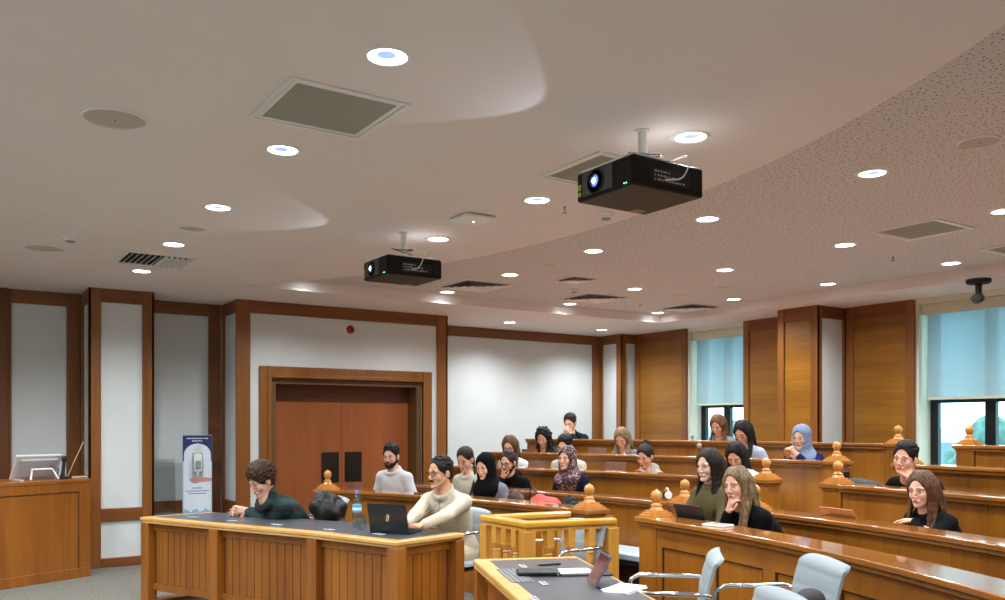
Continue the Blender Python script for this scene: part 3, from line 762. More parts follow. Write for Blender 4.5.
for x, y in S: 
    MB().box((x, y, .42), (.085, .085, .84)).build('corner_post', W_BAL, stand, bevel=.005)
# ------------------------------------------------------------------ podium with monitor
POD = thing('lectern_desk', 'tall wooden podium desk at the left edge', 'podium', (1.36, 9.70, 0))
ang = math.atan2(.36, .82)
POD.rotation_euler = (0, 0, ang)
mb = MB(); mb.bx(-1.8, 0, 0, .62, 0, .97); mb.build('podium_body', W_DESK, POD, bevel=.004)
mb = MB(); mb.bx(-1.8, .01, -.012, .63, .965, 1.0); mb.bx(-1.8, .003, -.008, -.001, .0, .10); mb.bx(-.12, .003, -.008, -.001, .10, .965); mb.bx(-1.8, -.12, -.008, -.001, .875, .965)
mb.build('podium_frame', W_DESK, POD, bevel=.005)
MB().bx(-1.8, -.125, -.004, -.0005, .868, .872).bx(-.128, -.124, -.004, -.0005, .105, .868).build('panel_seams', M_DARK, POD)
def onpod(px, py, back): # point on the podium top, 'back' metres behind its front edge
    # intersect pixel column with line parallel to front
    u = (px-HX)/FPX; a, b = dw(u, 1.0); nx, ny = -math.sin(ang), math.cos(ang)
    k = (nx*1.36+ny*9.70)+back; D = k/(nx*a+ny*b); return a*D, b*D
# monitor seen from behind
x, y = onpod(36, 479, .26)
t = thing('monitor', 'silver monitor tilted back on the podium, seen from behind', 'monitor', (x, y, 1.0), ang)
SIL = mat('silver_plastic', 'd3d6da', .35, .3)
Mt = Matrix.Translation((0, .0, .13)) @ Matrix.Rotation(R(28), 4, 'X')
MB().box((0, 0, 0), (.46, .035, .28), M=Mt).build('monitor_shell', SIL, t, bevel=.012, bseg=3)
MB().box((0, 0, 0), (.38, .02, .20), M=Mt @ Matrix.Translation((0, -.025, 0))).build('rear_cover', mat('cover_grey', 'a9adb2', .4), t, bevel=.01)
MB().box((0, 0, 0), (.42, .004, .24), M=Mt @ Matrix.Translation((0, .019, 0))).build('screen', M_BLACK, t)
mb = MB(); mb.tube([(-.14, -.16, .008), (-.10, -.11, .11), (.10, -.11, .11), (.14, -.16, .008)], .011, 8); mb.tube([(-.2, .02, .006), (-.2, -.13, .006)], .01, 8); mb.build('stand_bracket', SIL, t, smooth=50)
mb = MB(); mb.tube([(.12, -.05, .14), (.17, -.12, .10), (.13, -.15, .05), (.18, -.14, .01), (.22, -.05, .008)], .005, 6); mb.build('cable', M_BLACK, t, smooth=60)
x, y = onpod(62.5, 479, .16)
t = thing('desk_phone_handset', 'black upright handset beside the monitor on the podium', 'handset', (x, y, 1.0), ang)
MB().bx(-.035, .035, -.05, .06, 0, .025).build('cradle', M_BLACK, t, bevel=.006)
MB().lathe([(0, 0), (.02, 0), (.022, .02), (.016, .05), (.016, .15), (.026, .17), (.028, .2), (.018, .215), (0, .218)], c=(0, 0, .02), n=16, M=Matrix.Rotation(R(6), 4, 'Y')).build('handset', M_BLKM, t, smooth=40)
x, y = onpod(67, 477, .18)
t = thing('gooseneck_microphone', 'thin slanted metal microphone arm on the podium', 'microphone', (x, y, 1.0), ang)
MB().lathe([(0, 0), (.035, 0), (.03, .018), (0, .02)], n=16).build('base', M_BLACK, t, smooth=40)
MB().tube([(0, 0, .015), (.17, 0, .36)], .0055, 8).build('arm', mat('arm_bronze', 'b79c80', .4, .5), t, smooth=40)
MB().tube([(.17, 0, .36), (.178, 0, .378)], [.009, .008], 8).build('tip', M_GREY, t, smooth=40)
x, y = onpod(76, 479, .25)
t = thing('book', 'dark flat book at the right end of the podium top', 'book', (x, y, 1.0), ang)
MB().box((0, 0, .012), (.17, .12, .02)).build('cover', mat('book_dark', '3a2a22', .5), t, bevel=.003)
MB().box((0, -.003, .012), (.162, .118, .014)).build('pages', mat('book_pages', 'cfc6b0', .8), t)
# ------------------------------------------------------------------ sanitizer display stand
t = thing('display_stand', 'tall narrow blue and white hand sanitizer display stand in the niche', 'display stand', (2.63, 10.50, 0), R(-8))
MB().bx(-.165, .165, -.012, .012, .02, 1.43).build('board', mat('board_blue', 'bcd2e6', .5), t, bevel=.003)
MB().bx(-.19, .19, -.14, .14, 0, .02).build('foot_plate', M_WHITE, t, bevel=.004)
yf = -.0125
def face(pts, name, m, dy=0): 
    vs = [(x, yf-dy, z) for x, z in pts]; return MB().add(vs, [tuple(range(len(vs)))]).build(name, m, t)
navy = mat('print_navy', '1f2f68', .5); pale = mat('print_pale', 'd9e5f1', .5)
archp = [(-.15, .30), (.15, .30), (.15, 1.20)]+[(.15*math.cos(a), 1.20+.13*math.sin(a)) for a in [PI*k/16 for k in range(1, 16)]]+[(-.15, 1.20)]
hdr = [(-.162, 1.425), (-.162, 1.20)]; 
face([(-.163, 1.427), (-.163, 1.12), (.163, 1.12), (.163, 1.427)], 'header_print', navy, .0006)
face(archp, 'arch_print', pale, .0012)
mb = MB(); mb.bx(-.06, .06, yf-.004, yf-.0018, .92, 1.22); mb.build('grey_print', mat('print_grey', 'a9b6c2', .6), t)
mb = MB(); rr_ = random.Random(5)
for z, w, n in ((1.385, .24, 9), (1.355, .12, 5)):
    x = -w/2
    while x < w/2: k = rr_.uniform(.008, .026); mb.bx(x, min(x+k, w/2), yf-.0025, yf-.0008, z, z+.012); x += k+.007
mb.build('header_lettering', mat('print_white', 'dfe6f0', .5), t)
for z, w in ((.80, .12), (.765, .26), (.735, .20)):
    mb = MB(); x = -w/2
    while x < w/2: k = rr_.uniform(.008, .024); mb.bx(x, min(x+k, w/2), yf-.0035, yf-.0018, z, z+.009); x += k+.004
    mb.build('text_line', mat('print_slate', '5f7891', .5), t)
mb = MB(); mb.lathe([(0, 0), (.045, 0), (.05, .01), (.05, .19), (.045, .205), (0, .207)], c=(0, 0, 0), n=4, a0=PI/4, M=Matrix.Translation((0, -.055, 1.0)) @ Matrix.Diagonal((1.25, .8, 1, 1)))
d_ = mb.build('dispenser', M_PLAST, t, bevel=.006)
MB().bx(-.03, .03, -.102, -.095, 1.04, 1.13).build('dispenser_window', mat('window_grey', '8b98a2', .3), d_)
MB().lathe([(0, 0), (.022, 0), (.014, -.035), (.008, -.06), (0, -.06)][::-1], c=(0, -.055, 1.0), n=12).build('nozzle', M_PLAST, d_, smooth=40)
MB().tube([(0, -.03, 1.21), (.02, -.05, 1.30), (-.01, -.055, 1.33)], [.016, .012, .008], 8).build('pump', M_PLAST, d_, smooth=50)
skinp = mat('print_skin', 'c58f85', .6)
hand = [(-.09, .905), (-.06, .925), (-.02, .925), (.02, .935), (.16, .92), (.16, .885), (.03, .875), (-.01, .862), (-.05, .865), (-.075, .885)]
face(hand, 'hand_print', skinp, .0045)
wave = [(-.163, .40)]+[(-.163+.326*k/20, .54+.018*math.sin(k*.9)+.01*math.sin(k*2.1)) for k in range(21)]+[(.163, .40)]
face(wave, 'water_print', mat('print_water', '8fb4d2', .4), .0018)
face([(-.163, .40), (.163, .40), (.163, .12), (-.163, .12)], 'lower_print', mat('print_lower', '9fc4dd', .5), .0018)
mb = MB(); 
for cx, cz, q in ((-.06, .45, 1), (-.02, .43, .8), (.05, .46, .9), (.09, .44, .5)):
    mb.tube([(cx, yf-.004, cz-.05*q), (cx+.03*q, yf-.004, cz), (cx+.02*q, yf-.004, cz+.05*q), (cx+.05*q, yf-.004, cz+.06*q)], [.002, .006, .005, .001], 6)
mb.build('splash_print', mat('print_splash', '2f5f86', .5), t)
t = thing('acrylic_sheet', 'clear grey sheet leaning on the wall left of the sanitizer stand', 'sheet', (2.27, 10.66, 0), 0)
MB().box((0, 0, .575), (.30, .005, 1.15), M=Matrix.Rotation(R(-6), 4, 'X')).build('sheet', glass('grey_acrylic', 'eceeec'), t)
# ------------------------------------------------------------------ office chairs (face local +x)
def office_chair(label, x, y, rz, group=None, back_h=.93):
    t = thing('office_chair', label, 'chair', (x, y, 0), rz)
    # seat and back are quilted slabs swept in side profile
    def slab(path, halfw, thick, ribs, name):
        pts = [Vector((p[0], 0, p[1])) for p in path]
        # resample
        seg = [0]
        for a, b in zip(pts[:-1], pts[1:]): seg.append(seg[-1]+(b-a).length)
        N = ribs*8; L = seg[-1]; P = []
        for i in range(N+1):
            s = L*i/N; k = max(j for j in range(len(seg)) if seg[j] <= s+1e-9); k = min(k, len(pts)-2)
            P.append(pts[k].lerp(pts[k+1], (s-seg[k])/(seg[k+1]-seg[k])))
        M_ = 13; top = []; bot = []
        for i, p in enumerate(P):
            tg = (P[min(i+1, N)]-P[max(i-1, 0)]).normalized(); nr = Vector((-tg.z, 0, tg.x))
            fr = (i % 8)/8; puff = abs(math.sin(PI*fr))**.5; end = min(i, N-i)/N
            w = halfw*(1-.10*(1-min(1, end*9))**2)
            rt, rb = [], []
            for j in range(M_):
                v = -1+2*j/(M_-1); edge = 1-abs(v)**6
                e2 = min(1, end*14)**.5
                th = thick*.5*(.45+.55*edge)*(.35+.65*e2)
                dip = .02*(1-v*v)
                q = Vector((p.x, w*v, p.z))-nr*dip
                rt.append(q+nr*(th*(.72+.28*puff))); rb.append(q-nr*th*(.75+.2*puff))
            top.append(rt); bot.append(rb)
        vs = [q for r_ in top for q in r_]+[q for r_ in bot for q in r_]; fs = []; o = (N+1)*M_
        for i in range(N):
            for j in range(M_-1):
                a = i*M_+j; fs.append((a, a+1, a+M_+1, a+M_)); fs.append((o+a, o+a+M_, o+a+M_+1, o+a+1))
            a = i*M_; fs.append((a, a+M_, o+a+M_, o+a)); a = i*M_+M_-1; fs.append((a, o+a, o+a+M_, a+M_))
        for j in range(M_-1): fs.append((j, o+j, o+j+1, j+1)); a = N*M_+j; fs.append((a, a+1, o+a+1, o+a))
        return MB().add(vs, fs).build(name, M_LEATH, t, smooth=70)
    slab([(.25, .455), (.20, .475), (.0, .46), (-.15, .455), (-.2, .475)], .235, .055, 5, 'seat')
    slab([(-.20, .50), (-.225, .60), (-.235, .72), (-.27, .85), (-.315, back_h)], .225, .036, 5, 'backrest')
    MB().bx(-.18, .22, -.2, .2, .405, .43).build('seat_base', M_BLACK, t, bevel=.008)
    for s in (-1, 1):
        MB().tube([(-.245, s*.235, .70), (-.21, s*.262, .715), (-.0, s*.268, .715), (.12, s*.268, .715), (.165, s*.268, .69), (.175, s*.268, .64), (.13, s*.262, .50), (.10, s*.24, .44), (.05, s*.15, .425)], .012, 10).build('armrest', M_CHROME, t, smooth=60)
    mb = MB(); mb.lathe([(0, .07), (.055, .07), (.05, .12), (.028, .13), (.028, .40), (.05, .41), (0, .41)], n=18); mb.build('gas_column', M_CHROME, t, smooth=40)
    for k in range(5):
        a = 2*PI*k/5+.3; ca, sa = math.cos(a), math.sin(a)
        lg = MB().tube([(ca*.03, sa*.03, .105), (ca*.16, sa*.16, .10), (ca*.30, sa*.30, .075)], [.024, .02, .014], 8).build('leg', M_CHROME, t, smooth=50)
        MB().lathe([(0, -.016), (.026, -.016), (.03, -.01), (.03, .01), (.026, .016), (0, .016)], c=(ca*.30, sa*.30, .031), n=16, M=Matrix.Rotation(a, 4, 'Z') @ Matrix.Rotation(R(90), 4, 'X')).build('castor', M_BLKM, lg, smooth=40)
    return t
def at_cam(r, D): return ST*D+CT*r, CT*D-ST*r
def chair_at(label, r, D, deg, **k): x, y = at_cam(r, D); return office_chair(label, x, y, R(deg), **k)
chair_at('pale grey office chair seen in profile before the framed bench', .83, 4.52, 135, back_h=.885)
chair_at('pale grey office chair at the lower right with its whole ribbed backrest in view', 1.30, 4.21, 153, back_h=.885)
chair_at('pale grey office chair cut off by the lower edge, only its top showing', .86, 3.42, 156, back_h=.85)
x, y, _ = on_D(584, 6.1); office_chair('pale grey office chair behind the witness stand balusters', x-.26, y, PI, back_h=.84)
x, y, _ = on_D(320, 7.5); office_chair('grey office chair hidden under the black coat', x-.24, y+.05, PI-R(10), back_h=.66)
# ------------------------------------------------------------------ objects on the desks
T = .7515
def laptop(label, px, py, z, yaw, w, d, openang, lid, base, D=None, loc=None, logo=False):
    """opens towards local +x (the user side); the hinge lies on the y axis"""
    if loc is None:
        p = on_z(px, py, z); loc = (p.x, p.y)
    t = thing('laptop', label, 'laptop', (loc[0], loc[1], z), yaw)
    MB().bx(0, d, -w/2, w/2, 0, .014).build('keyboard_base', base, t, bevel=.003)
    mb = MB()
    for r_ in range(5):
        for c_ in range(13): mb.bx(d*.12+r_*d*.1, d*.12+r_*d*.1+d*.08, -w*.44+c_*w*.068, -w*.44+c_*w*.068+w*.058, .014, .0155)
    mb.build('keys', M_BLKM, t)
    Ml = Matrix.Translation((0, 0, .012)) @ Matrix.Rotation(-R(openang-90), 4, 'Y')
    MB().box((0, 0, 0), (.007, w, d*.98), M=Ml @ Matrix.Translation((0, 0, d*.49))).build('lid', lid, t, bevel=.003)
    MB().box((0, 0, 0), (.001, w*.93, d*.88), M=Ml @ Matrix.Translation((.0042, 0, d*.5))).build('screen', mat('screen_dark', '1b2230', .1, emit='42608a', es=.35), t)
    if logo:
        mb = MB()
        for dy, dz in ((-.011, .02), (.011, -.02)):
            mb.box((0, 0, 0), (.001, .022, .03), M=Ml @ Matrix.Translation((-.0042, dy*.3, d*.5+dz*.6)) @ Matrix.Rotation(R(20), 4, 'X'))
        mb.box((0, 0, 0), (.001, .012, .026), M=Ml @ Matrix.Translation((-.0042, .004, d*.5)) @ Matrix.Rotation(R(-30), 4, 'X'))
        mb.build('logo', mat('logo_silver', 'b8bcc2', .2, .8), t)
    return t
# big laptop of the man in cream, lid towards the camera
LID = mat('lid_charcoal', '34373c', .3, .6)
laptop('large open black laptop on the long desk before the man in cream', 389.5, 534, T, R(37), .315, .225, 104, LID, mat('base_charcoal', '26282b', .4, .4), logo=True, loc=None)
# bottle
p = on_z(357, 525.5, T)
t = thing('water_bottle', 'clear plastic water bottle with a blue and white label on the long desk', 'bottle', (p.x, p.y, T))
MB().lathe([(0, .002), (.030, 0), (.036, .006), (.036, .05), (.033, .06), (.036, .07), (.036, .10), (.0345, .11), (.0345, .165), (.036, .175), (.034, .20), (.022, .235), (.014, .25), (.014, .262)], n=28).build('bottle_body', M_CLEAR, t, smooth=60)
MB().lathe([(.0355, .108), (.0355, .168)], n=28).build('bottle_label', mat('label_cyan', '4fa6cf', .4), t, smooth=60)
MB().lathe([(.036, .125), (.036, .145)], n=28).build('label_print', mat('label_white', 'dcecf4', .4), t, smooth=60)
MB().lathe([(0, .278), (.015, .278), (.016, .274), (.016, .256), (.0142, .256)], n=20).build('bottle_cap', mat('cap_blue', '5a7fc0', .4), t, smooth=40)
MB().lathe([(0, .004), (.033, .004), (.034, .05), (.034, .10)], n=24).build('water', glass('water', 'f2f8fb'), t, smooth=60)
p = on_z(356.5, 529, T)
t = thing('plastic_cup', 'clear plastic cup in front of the water bottle', 'cup', (p.x+.02, p.y-.06, T))
MB().lathe([(0, .002), (.028, 0), (.038, .085), (.0385, .088), (.037, .088), (.027, .004), (0, .006)], n=28).build('cup_body', M_CLEAR, t, smooth=60)
t = thing('glass_tray', 'clear acrylic holder beside the bottle on the long desk', 'holder', (p.x+.05, p.y+.05, T), R(-20))
mb = MB(); mb.bx(-.05, .05, -.004, 0, 0, .11); mb.bx(-.05, .05, .05, .054, 0, .09); mb.bx(-.05, .05, 0, .05, 0, .004); mb.build('holder_body', M_CLEAR, t)
# dark bag behind the laptop
p = on_z(405, 528, T)
# lower desk: hatch, pouch, pens, papers, tablet, paper stack
dd = Vector((2.24-2.69, 3.23-4.37)).normalized(); da = math.atan2(-dd.y, -dd.x)  # along-desk heading
p = on_z(515, 575.5, T)
t = thing('cable_hatch', 'rectangular grey cable hatch set in the lower desk top', 'cable hatch', (p.x, p.y, T), da)
MB().bx(-.20, .20, -.06, .06, 0, .003).build('hatch_lid', mat('hatch_grey', '7d8285', .35, .5), t, bevel=.001)
mb = MB()
for k in range(4): mb.bx(-.19, .19, -.045+k*.026, -.039+k*.026, .003, .0045)
mb.build('hatch_lines', mat('hatch_dark', '54585b', .5), t)
p = on_z(538, 574.5, T)
t = thing('pouch', 'black zipped pouch on the lower desk', 'pouch', (p.x, p.y, T), R(-31))
mb = MB(); mb.bx(-.115, .115, -.065, .065, 0, .025); mb.build('pouch_body', mat('pouch_black', '0d0e10', .45, bump=.4, bscale=60), t, bevel=.014, bseg=3)
MB().tube([(-.11, -.067, .018), (0, -.067, .02), (.105, -.067, .018)], .003, 6).build('zip', M_BLKM, t, smooth=60)
MB().bx(.095, .103, -.074, -.066, .005, .026).build('zip_pull', M_CHROME, t)
def pen(px, py, z, ang, l, label, c):
    p = on_z(px, py, z); t = thing('pen', label, 'pen', (p.x, p.y, z+.006), ang)
    MB().lathe([(0, -.07), (.002, -.069), (.0055, -.058), (.0055, .05), (.006, .05), (.006, .07), (0, .071)], n=12, M=Matrix.Rotation(R(90), 4, 'Y')).build('barrel', c, t, smooth=40)
    MB().bx(.02, .068, -.001, .001, .006, .0085).build('clip', M_GREY, t)
pen(549, 565.5, T, R(-15), .14, 'black pen behind the pouch on the lower desk', M_BLACK)
p = on_z(557.5, 576, T)
t = thing('car_key', 'small black key fob in front of the pouch', 'key fob', (p.x, p.y, T), R(-45))
MB().bx(-.028, .028, -.014, .014, 0, .013).build('fob_body', M_BLACK, t, bevel=.005)
MB().bx(.012, .024, -.008, .008, .013, .0145).build('chrome_button', M_CHROME, t)
def sheetpile(px, py, w, l, n, ang, label, cat, name, col='e3e8ec', wav=.0, z=T):
    p = on_z(px, py, z); t = thing(name, label, cat, (p.x, p.y, z), ang); rr = random.Random(int(px))
    mb = MB()
    for k in range(n):
        a = rr.uniform(-.06, .06); mb.box((rr.uniform(-.006, .006), rr.uniform(-.006, .006), .0015+k*.0032), (l, w, .0028), rz=a)
    mb.build('sheets', mat('paper_'+col, col, .8), t, bevel=.0008); return t
t = sheetpile(569, 572.5, .15, .24, 3, R(-28), 'white open notebook on the lower desk beside the pouch', 'notebook', 'notebook')
MB().tube([(-.12, .08, .012)]+[(-.12+.24*k/40, .08+.006*math.sin(k*2), .012+.006*math.cos(k*2)) for k in range(41)], .0015, 5).build('spiral_wire', mat('wire_gold', 'b99d62', .3, .8), t, smooth=60)
MB().bx(-.12, .12, -.08, .08, -.0, .0014).build('back_cover', M_BLACK, t)
p = on_z(590, 578, T)
t = thing('folder', 'black folder under the tablet on the lower desk', 'folder', (p.x+.06, p.y+.08, T), R(-28)); MB().bx(-.15, .12, -.05, .06, 0, .008).build('folder_cover', M_BLKM, t, bevel=.002)
sheetpile(625, 590, .14, .20, 4, R(20), 'stack of white napkins at the right end of the lower desk', 'napkins', 'napkin_stack', 'e9edef')
for px, py, l in ((523, 567, 'small pale label plate left of the pouch on the lower desk'), (543.5, 584, 'small pale label plate in front of the key fob on the lower desk'), (534, 599, 'small pale label plate at the very bottom of the lower desk')):
    p = on_z(px, py, T); t = thing('label_plate', l, 'label plate', (p.x, p.y, T), da, group='label plates on the lower desk')
    MB().box((0, 0, .004), (.09, .032, .006)).build('plate', mat('pale_plate', 'b9bec2', .3), t, bevel=.002)
    MB().box((-.02, 0, .0075), (.03, .018, .001)).box((.022, 0, .0075), (.026, .012, .001)).build('print', mat('plate_print', '6b7076', .4), t)
# tablet on its folding case: screen faces the lower left
p = on_z(599, 586, T)
t = thing('tablet', 'tablet propped upright in a dark case showing a red picture on the lower desk', 'tablet', (p.x, p.y, T), R(-118))
Mt = Matrix.Rotation(R(-28), 4, 'X')
MB().box((0, 0, .085), (.21, .009, .165), M=Mt).build('case_shell', mat('case_navy', '39455c', .5), t, bevel=.004)
MB().box((0, -.0052, .085), (.197, .001, .150), M=Mt).build('screen', mat('tablet_screen', '5a2a32', .12, nz=.95, nscale=30, emit='7a3438', es=.1), t)
MB().box((0, .05, .004), (.235, .13, .006)).build('case_flap', mat('case_flap', '2a3242', .6), t, bevel=.002)
# ---- on the bench tops
def row_loc(px, i, dr): 
    x, y, D = on_r(px, ROWR[i]+dr); return x, y
TG = mat('lid_darkgrey', '2c2d31', .35, .4)
x, y = row_loc(695, 0, .20); a = math.atan2(y-CY, x-CX)
laptop('thin dark laptop open on the front bench before the blonde woman', 0, 0, TOP[0]-.105, a, .30, .21, 112, TG, TG, loc=(x, y))
x, y = row_loc(847, 1, .17); a = math.atan2(y-CY, x-CX)
laptop('rose gold laptop lid showing over the second row bench', 0, 0, TOP[1]-.105, a, .31, .20, 126, mat('lid_rose', 'c08a5c', .35, .4), mat('base_rose', 'b98c6a', .4, .4), loc=(x, y))
x, y = row_loc(718, 0, .0)
t = thing('notebook', 'small white notepad on the front bench cap by the blonde woman', 'notebook', (x, y, TOP[0]+.001), math.atan2(y-CY, x-CX)+.3)
MB().bx(-.06, .06, -.085, .085, 0, .012).build('pages', M_WHITE, t, bevel=.002); MB().bx(-.05, .04, -.06, .06, .012, .0135).build('cover_print', M_GREY, t)
# low wooden reading boards on the benches
BW = wood('reading_board_wood', '6f3c1c', '532a12', rough=.4, axis=0)
for px, i, wd, h, l in ((354, 0, .24, .06, 'low brown reading board on the front bench in front of the door'),
                     (615, 2, .28, .09, 'low brown reading board left of the woman with the hair bun'), (536, 2, .24, .07, 'low brown reading board left of the man in the cream sweater'),
                     (597, 3, .28, .07, 'dark brown reading board left of the blonde woman in grey'), (529, 3, .24, .035, 'thin brown reading board beside the woman with curly black hair')):
    x, y = row_loc(px, i, .2); a = math.atan2(y-CY, x-CX)
    t = thing('reading_board', l, 'reading board', (x, y, TOP[i]-.105), a, group='brown reading boards on the benches')
    Mr = Matrix.Rotation(R(18), 4, 'Y')
    MB().box((0, 0, (h+.105)/2), (.016, wd, h+.105), M=Mr).build('board', BW, t, bevel=.003)
    MB().box((.05, 0, .01), (.12, wd*.9, .02)).build('ledge', BW, t, bevel=.003)
# gooseneck microphones on the benches
def mic(px, i, dr, top, label, lean=(0, 0), white=False):
    x, y = row_loc(px, i, dr); z = TOP[i]-.105; t = thing('desk_microphone', label, 'microphone', (x, y, z)); h = top-z
    MB().lathe([(0, 0), (.045, 0), (.042, .02), (.02, .028), (0, .03)], n=18).build('base', M_BLKM, t, smooth=40)
    MB().tube([(0, 0, .02), (lean[0]*.4, lean[1]*.4, h*.6), (lean[0], lean[1], h-.02)], .007, 8).build('neck', M_BLKM, t, smooth=50)
    MB().ball((lean[0], lean[1], h), .026, 10, (1, 1, 1.15)).build('foam_head', mat('foam_grey', '9a948c', .9) if not white else M_WHITE, t, smooth=60)
x = 706; mic(704, 2, .3, 1.33, 'gooseneck microphone with a grey foam head before the woman with bowed head', (-.03, .04))
mic(692.5, 4, .22, 1.395, 'tiny black microphone on the top bench before the far window', (0, 0))
x, y = row_loc(667, 1, .02)
t = thing('headphones', 'small black and white headphones on the second row bench by the aisle post', 'headphones', (x, y, TOP[1]+.001), R(70))
for s in (-1, 1): MB().lathe([(0, -.016), (.03, -.016), (.036, 0), (.03, .014), (0, .014)], c=(s*.03, 0, .042), n=18, M=Matrix.Rotation(R(90), 4, 'Y')).build('ear_cup', M_BLKM if s > 0 else M_PLAST, t, smooth=40)
MB().tube([(.035*math.cos(PI*k/10)*1.1, 0, .05+.055*math.sin(PI*k/10)) for k in range(11)], .006, 8).build('headband', M_PLAST, t, smooth=50)
# ------------------------------------------------------------------ people: signed distance fields -> surface nets
class Field:
    def __init__(s, lo, hi, h):
        s.h = h; s.lo = np.array(lo, np.float32); s.n = tuple(int(math.ceil((b-a)/h))+1 for a, b in zip(lo, hi))
        s.F = np.full(s.n, .05, np.float32)
    def block(s, a, b):
        i0 = [max(0, int((a[k]-s.lo[k])/s.h)) for k in range(3)]; i1 = [min(s.n[k], int((b[k]-s.lo[k])/s.h)+2) for k in range(3)]
        if any(i1[k] <= i0[k] for k in range(3)): return None, None
        sl = tuple(slice(i0[k], i1[k]) for k in range(3))
        g = [((np.arange(i0[k], i1[k], dtype=np.float32))*s.h+s.lo[k]) for k in range(3)]
        return sl, (g[0][:, None, None], g[1][None, :, None], g[2][None, None, :])
    def put(s, sl, d, k, op='u'):
        A = s.F[sl]
        if op == 'u':
            if k > 0:
                h = np.maximum(k-np.abs(A-d), 0)/k; s.F[sl] = np.minimum(A, d)-h*h*k*.25
            else: s.F[sl] = np.minimum(A, d)
        elif op == 's':
            d = -d; h = np.maximum(k-np.abs(A-d), 0)/max(k, 1e-6); s.F[sl] = np.maximum(A, d)+h*h*k*.25
    def cap(s, a, b, ra, rb=None, k=.02, op='u'):
        rb = ra if rb is None else rb; a = Vector(a); b = Vector(b); m = max(ra, rb)+k+.012
        sl, g = s.block([min(a[i], b[i])-m for i in range(3)], [max(a[i], b[i])+m for i in range(3)])
        if sl is None: return
        ab = b-a; L2 = max(ab.length_squared, 1e-9)
        px, py, pz = g[0]-a.x, g[1]-a.y, g[2]-a.z
        t = np.clip((px*ab.x+py*ab.y+pz*ab.z)/L2, 0, 1)
        d = np.sqrt((px-t*ab.x)**2+(py-t*ab.y)**2+(pz-t*ab.z)**2)-(ra+(rb-ra)*t)
        s.put(sl, d.astype(np.float32), k, op)
    def ell(s, c, r, M=None, k=.02, op='u'):
        """ellipsoid with radii r; M: 3x3 whose columns are the local axes"""
        c = Vector(c); m = max(r)+k+.012
        sl, g = s.block([c[i]-m for i in range(3)], [c[i]+m for i in range(3)])
        if sl is None: return
        p = [g[i]-c[i] for i in range(3)]
        if M is not None: p = [p[0]*M[0][j]+p[1]*M[1][j]+p[2]*M[2][j] for j in range(3)]
        k0 = np.sqrt((p[0]/r[0])**2+(p[1]/r[1])**2+(p[2]/r[2])**2)
        k1 = np.sqrt((p[0]/r[0]**2)**2+(p[1]/r[1]**2)**2+(p[2]/r[2]**2)**2)+1e-6
        s.put(sl, (k0*(k0-1)/k1).astype(np.float32), k, op)
    def chain(s, pts, rs, k=.02, op='u'):
        for i in range(len(pts)-1): s.cap(pts[i], pts[i+1], rs[i], rs[i+1], k, op)
    def mesh(s):
        F = s.F; n = F.shape; F[0] = F[-1] = .05; F[:, 0] = F[:, -1] = .05; F[:, :, 0] = F[:, :, -1] = .05
        I = F < 0; st = (n[1]*n[2], n[2], 1); N = F.size
        cnt = None; idxs = []; pos = []; quads = []; Ff = F.ravel()
        for ax in range(3):
            a = [slice(None)]*3; b = [slice(None)]*3; a[ax] = slice(0, -1); b[ax] = slice(1, None)
            cr = np.argwhere(I[tuple(a)] != I[tuple(b)])
            f = cr[:, 0]*st[0]+cr[:, 1]*st[1]+cr[:, 2]; f0 = Ff[f]; f1 = Ff[f+st[ax]]
            t = f0/(f0-f1); P = cr.astype(np.float64); P[:, ax] += t
            u, v = (ax+1) % 3, (ax+2) % 3
            cells = [f, f-st[u], f-st[u]-st[v], f-st[v]]
            for c in cells: idxs.append(c); pos.append(P)
            q = np.stack(cells, 1); fl = f0 >= 0; q[fl] = q[fl][:, ::-1]; quads.append(q)
        idx = np.concatenate(idxs); pos = np.concatenate(pos); q = np.concatenate(quads)
        uq, inv = np.unique(idx, return_inverse=True); m = len(uq); c = np.bincount(inv, minlength=m)
        V = np.stack([np.bincount(inv, pos[:, k], m)/c for k in range(3)], 1)*s.h+s.lo
        Q = np.searchsorted(uq, q)
        return V, Q
def net_obj(name, V, Q, m, parent=None, smooth_it=1, warp=None):
    # light Laplacian smoothing
    for _ in range(smooth_it):
        S = np.zeros_like(V); c = np.zeros(len(V))
        for a, b in ((0, 1), (1, 2), (2, 3), (3, 0)):
            np.add.at(S, Q[:, a], V[Q[:, b]]); np.add.at(S, Q[:, b], V[Q[:, a]]); np.add.at(c, Q[:, a], 1); np.add.at(c, Q[:, b], 1)
        V = V*.5+(S/np.maximum(c, 1)[:, None])*.5
    if warp is not None: V = V+warp(V)
    me = bpy.data.meshes.new(name); me.vertices.add(len(V)); me.vertices.foreach_set('co', V.astype(np.float32).ravel())
    me.loops.add(Q.size); me.loops.foreach_set('vertex_index', Q.astype(np.int32).ravel())
    me.polygons.add(len(Q)); me.polygons.foreach_set('loop_start', np.arange(0, Q.size, 4, dtype=np.int32))
    me.polygons.foreach_set('use_smooth', np.ones(len(Q), bool))
    me.materials.append(m); me.update(calc_edges=True); me.validate()
    o = bpy.data.objects.new(name, me); COL.objects.link(o)
    if parent is not None: o.parent = parent
    return o
def folds(seed, amp, f=14):
    """cloth folds as a sum of warped waves (along the surface, small)"""
    r = np.random.RandomState(seed); D = r.normal(size=(6, 3)); D /= np.linalg.norm(D, axis=1)[:, None]; ph = r.uniform(0, 6, 6)
    def w(V):
        o = np.zeros_like(V)
        for i in range(6):
            s = np.sin((V @ D[i])*f*(1+.5*i)+ph[i]+1.5*np.sin((V @ D[(i+2) % 6])*f*.6+ph[i-1]))
            o += D[(i+1) % 6][None]*(s[:, None])*amp/(1+.6*i)
        return o
    return w
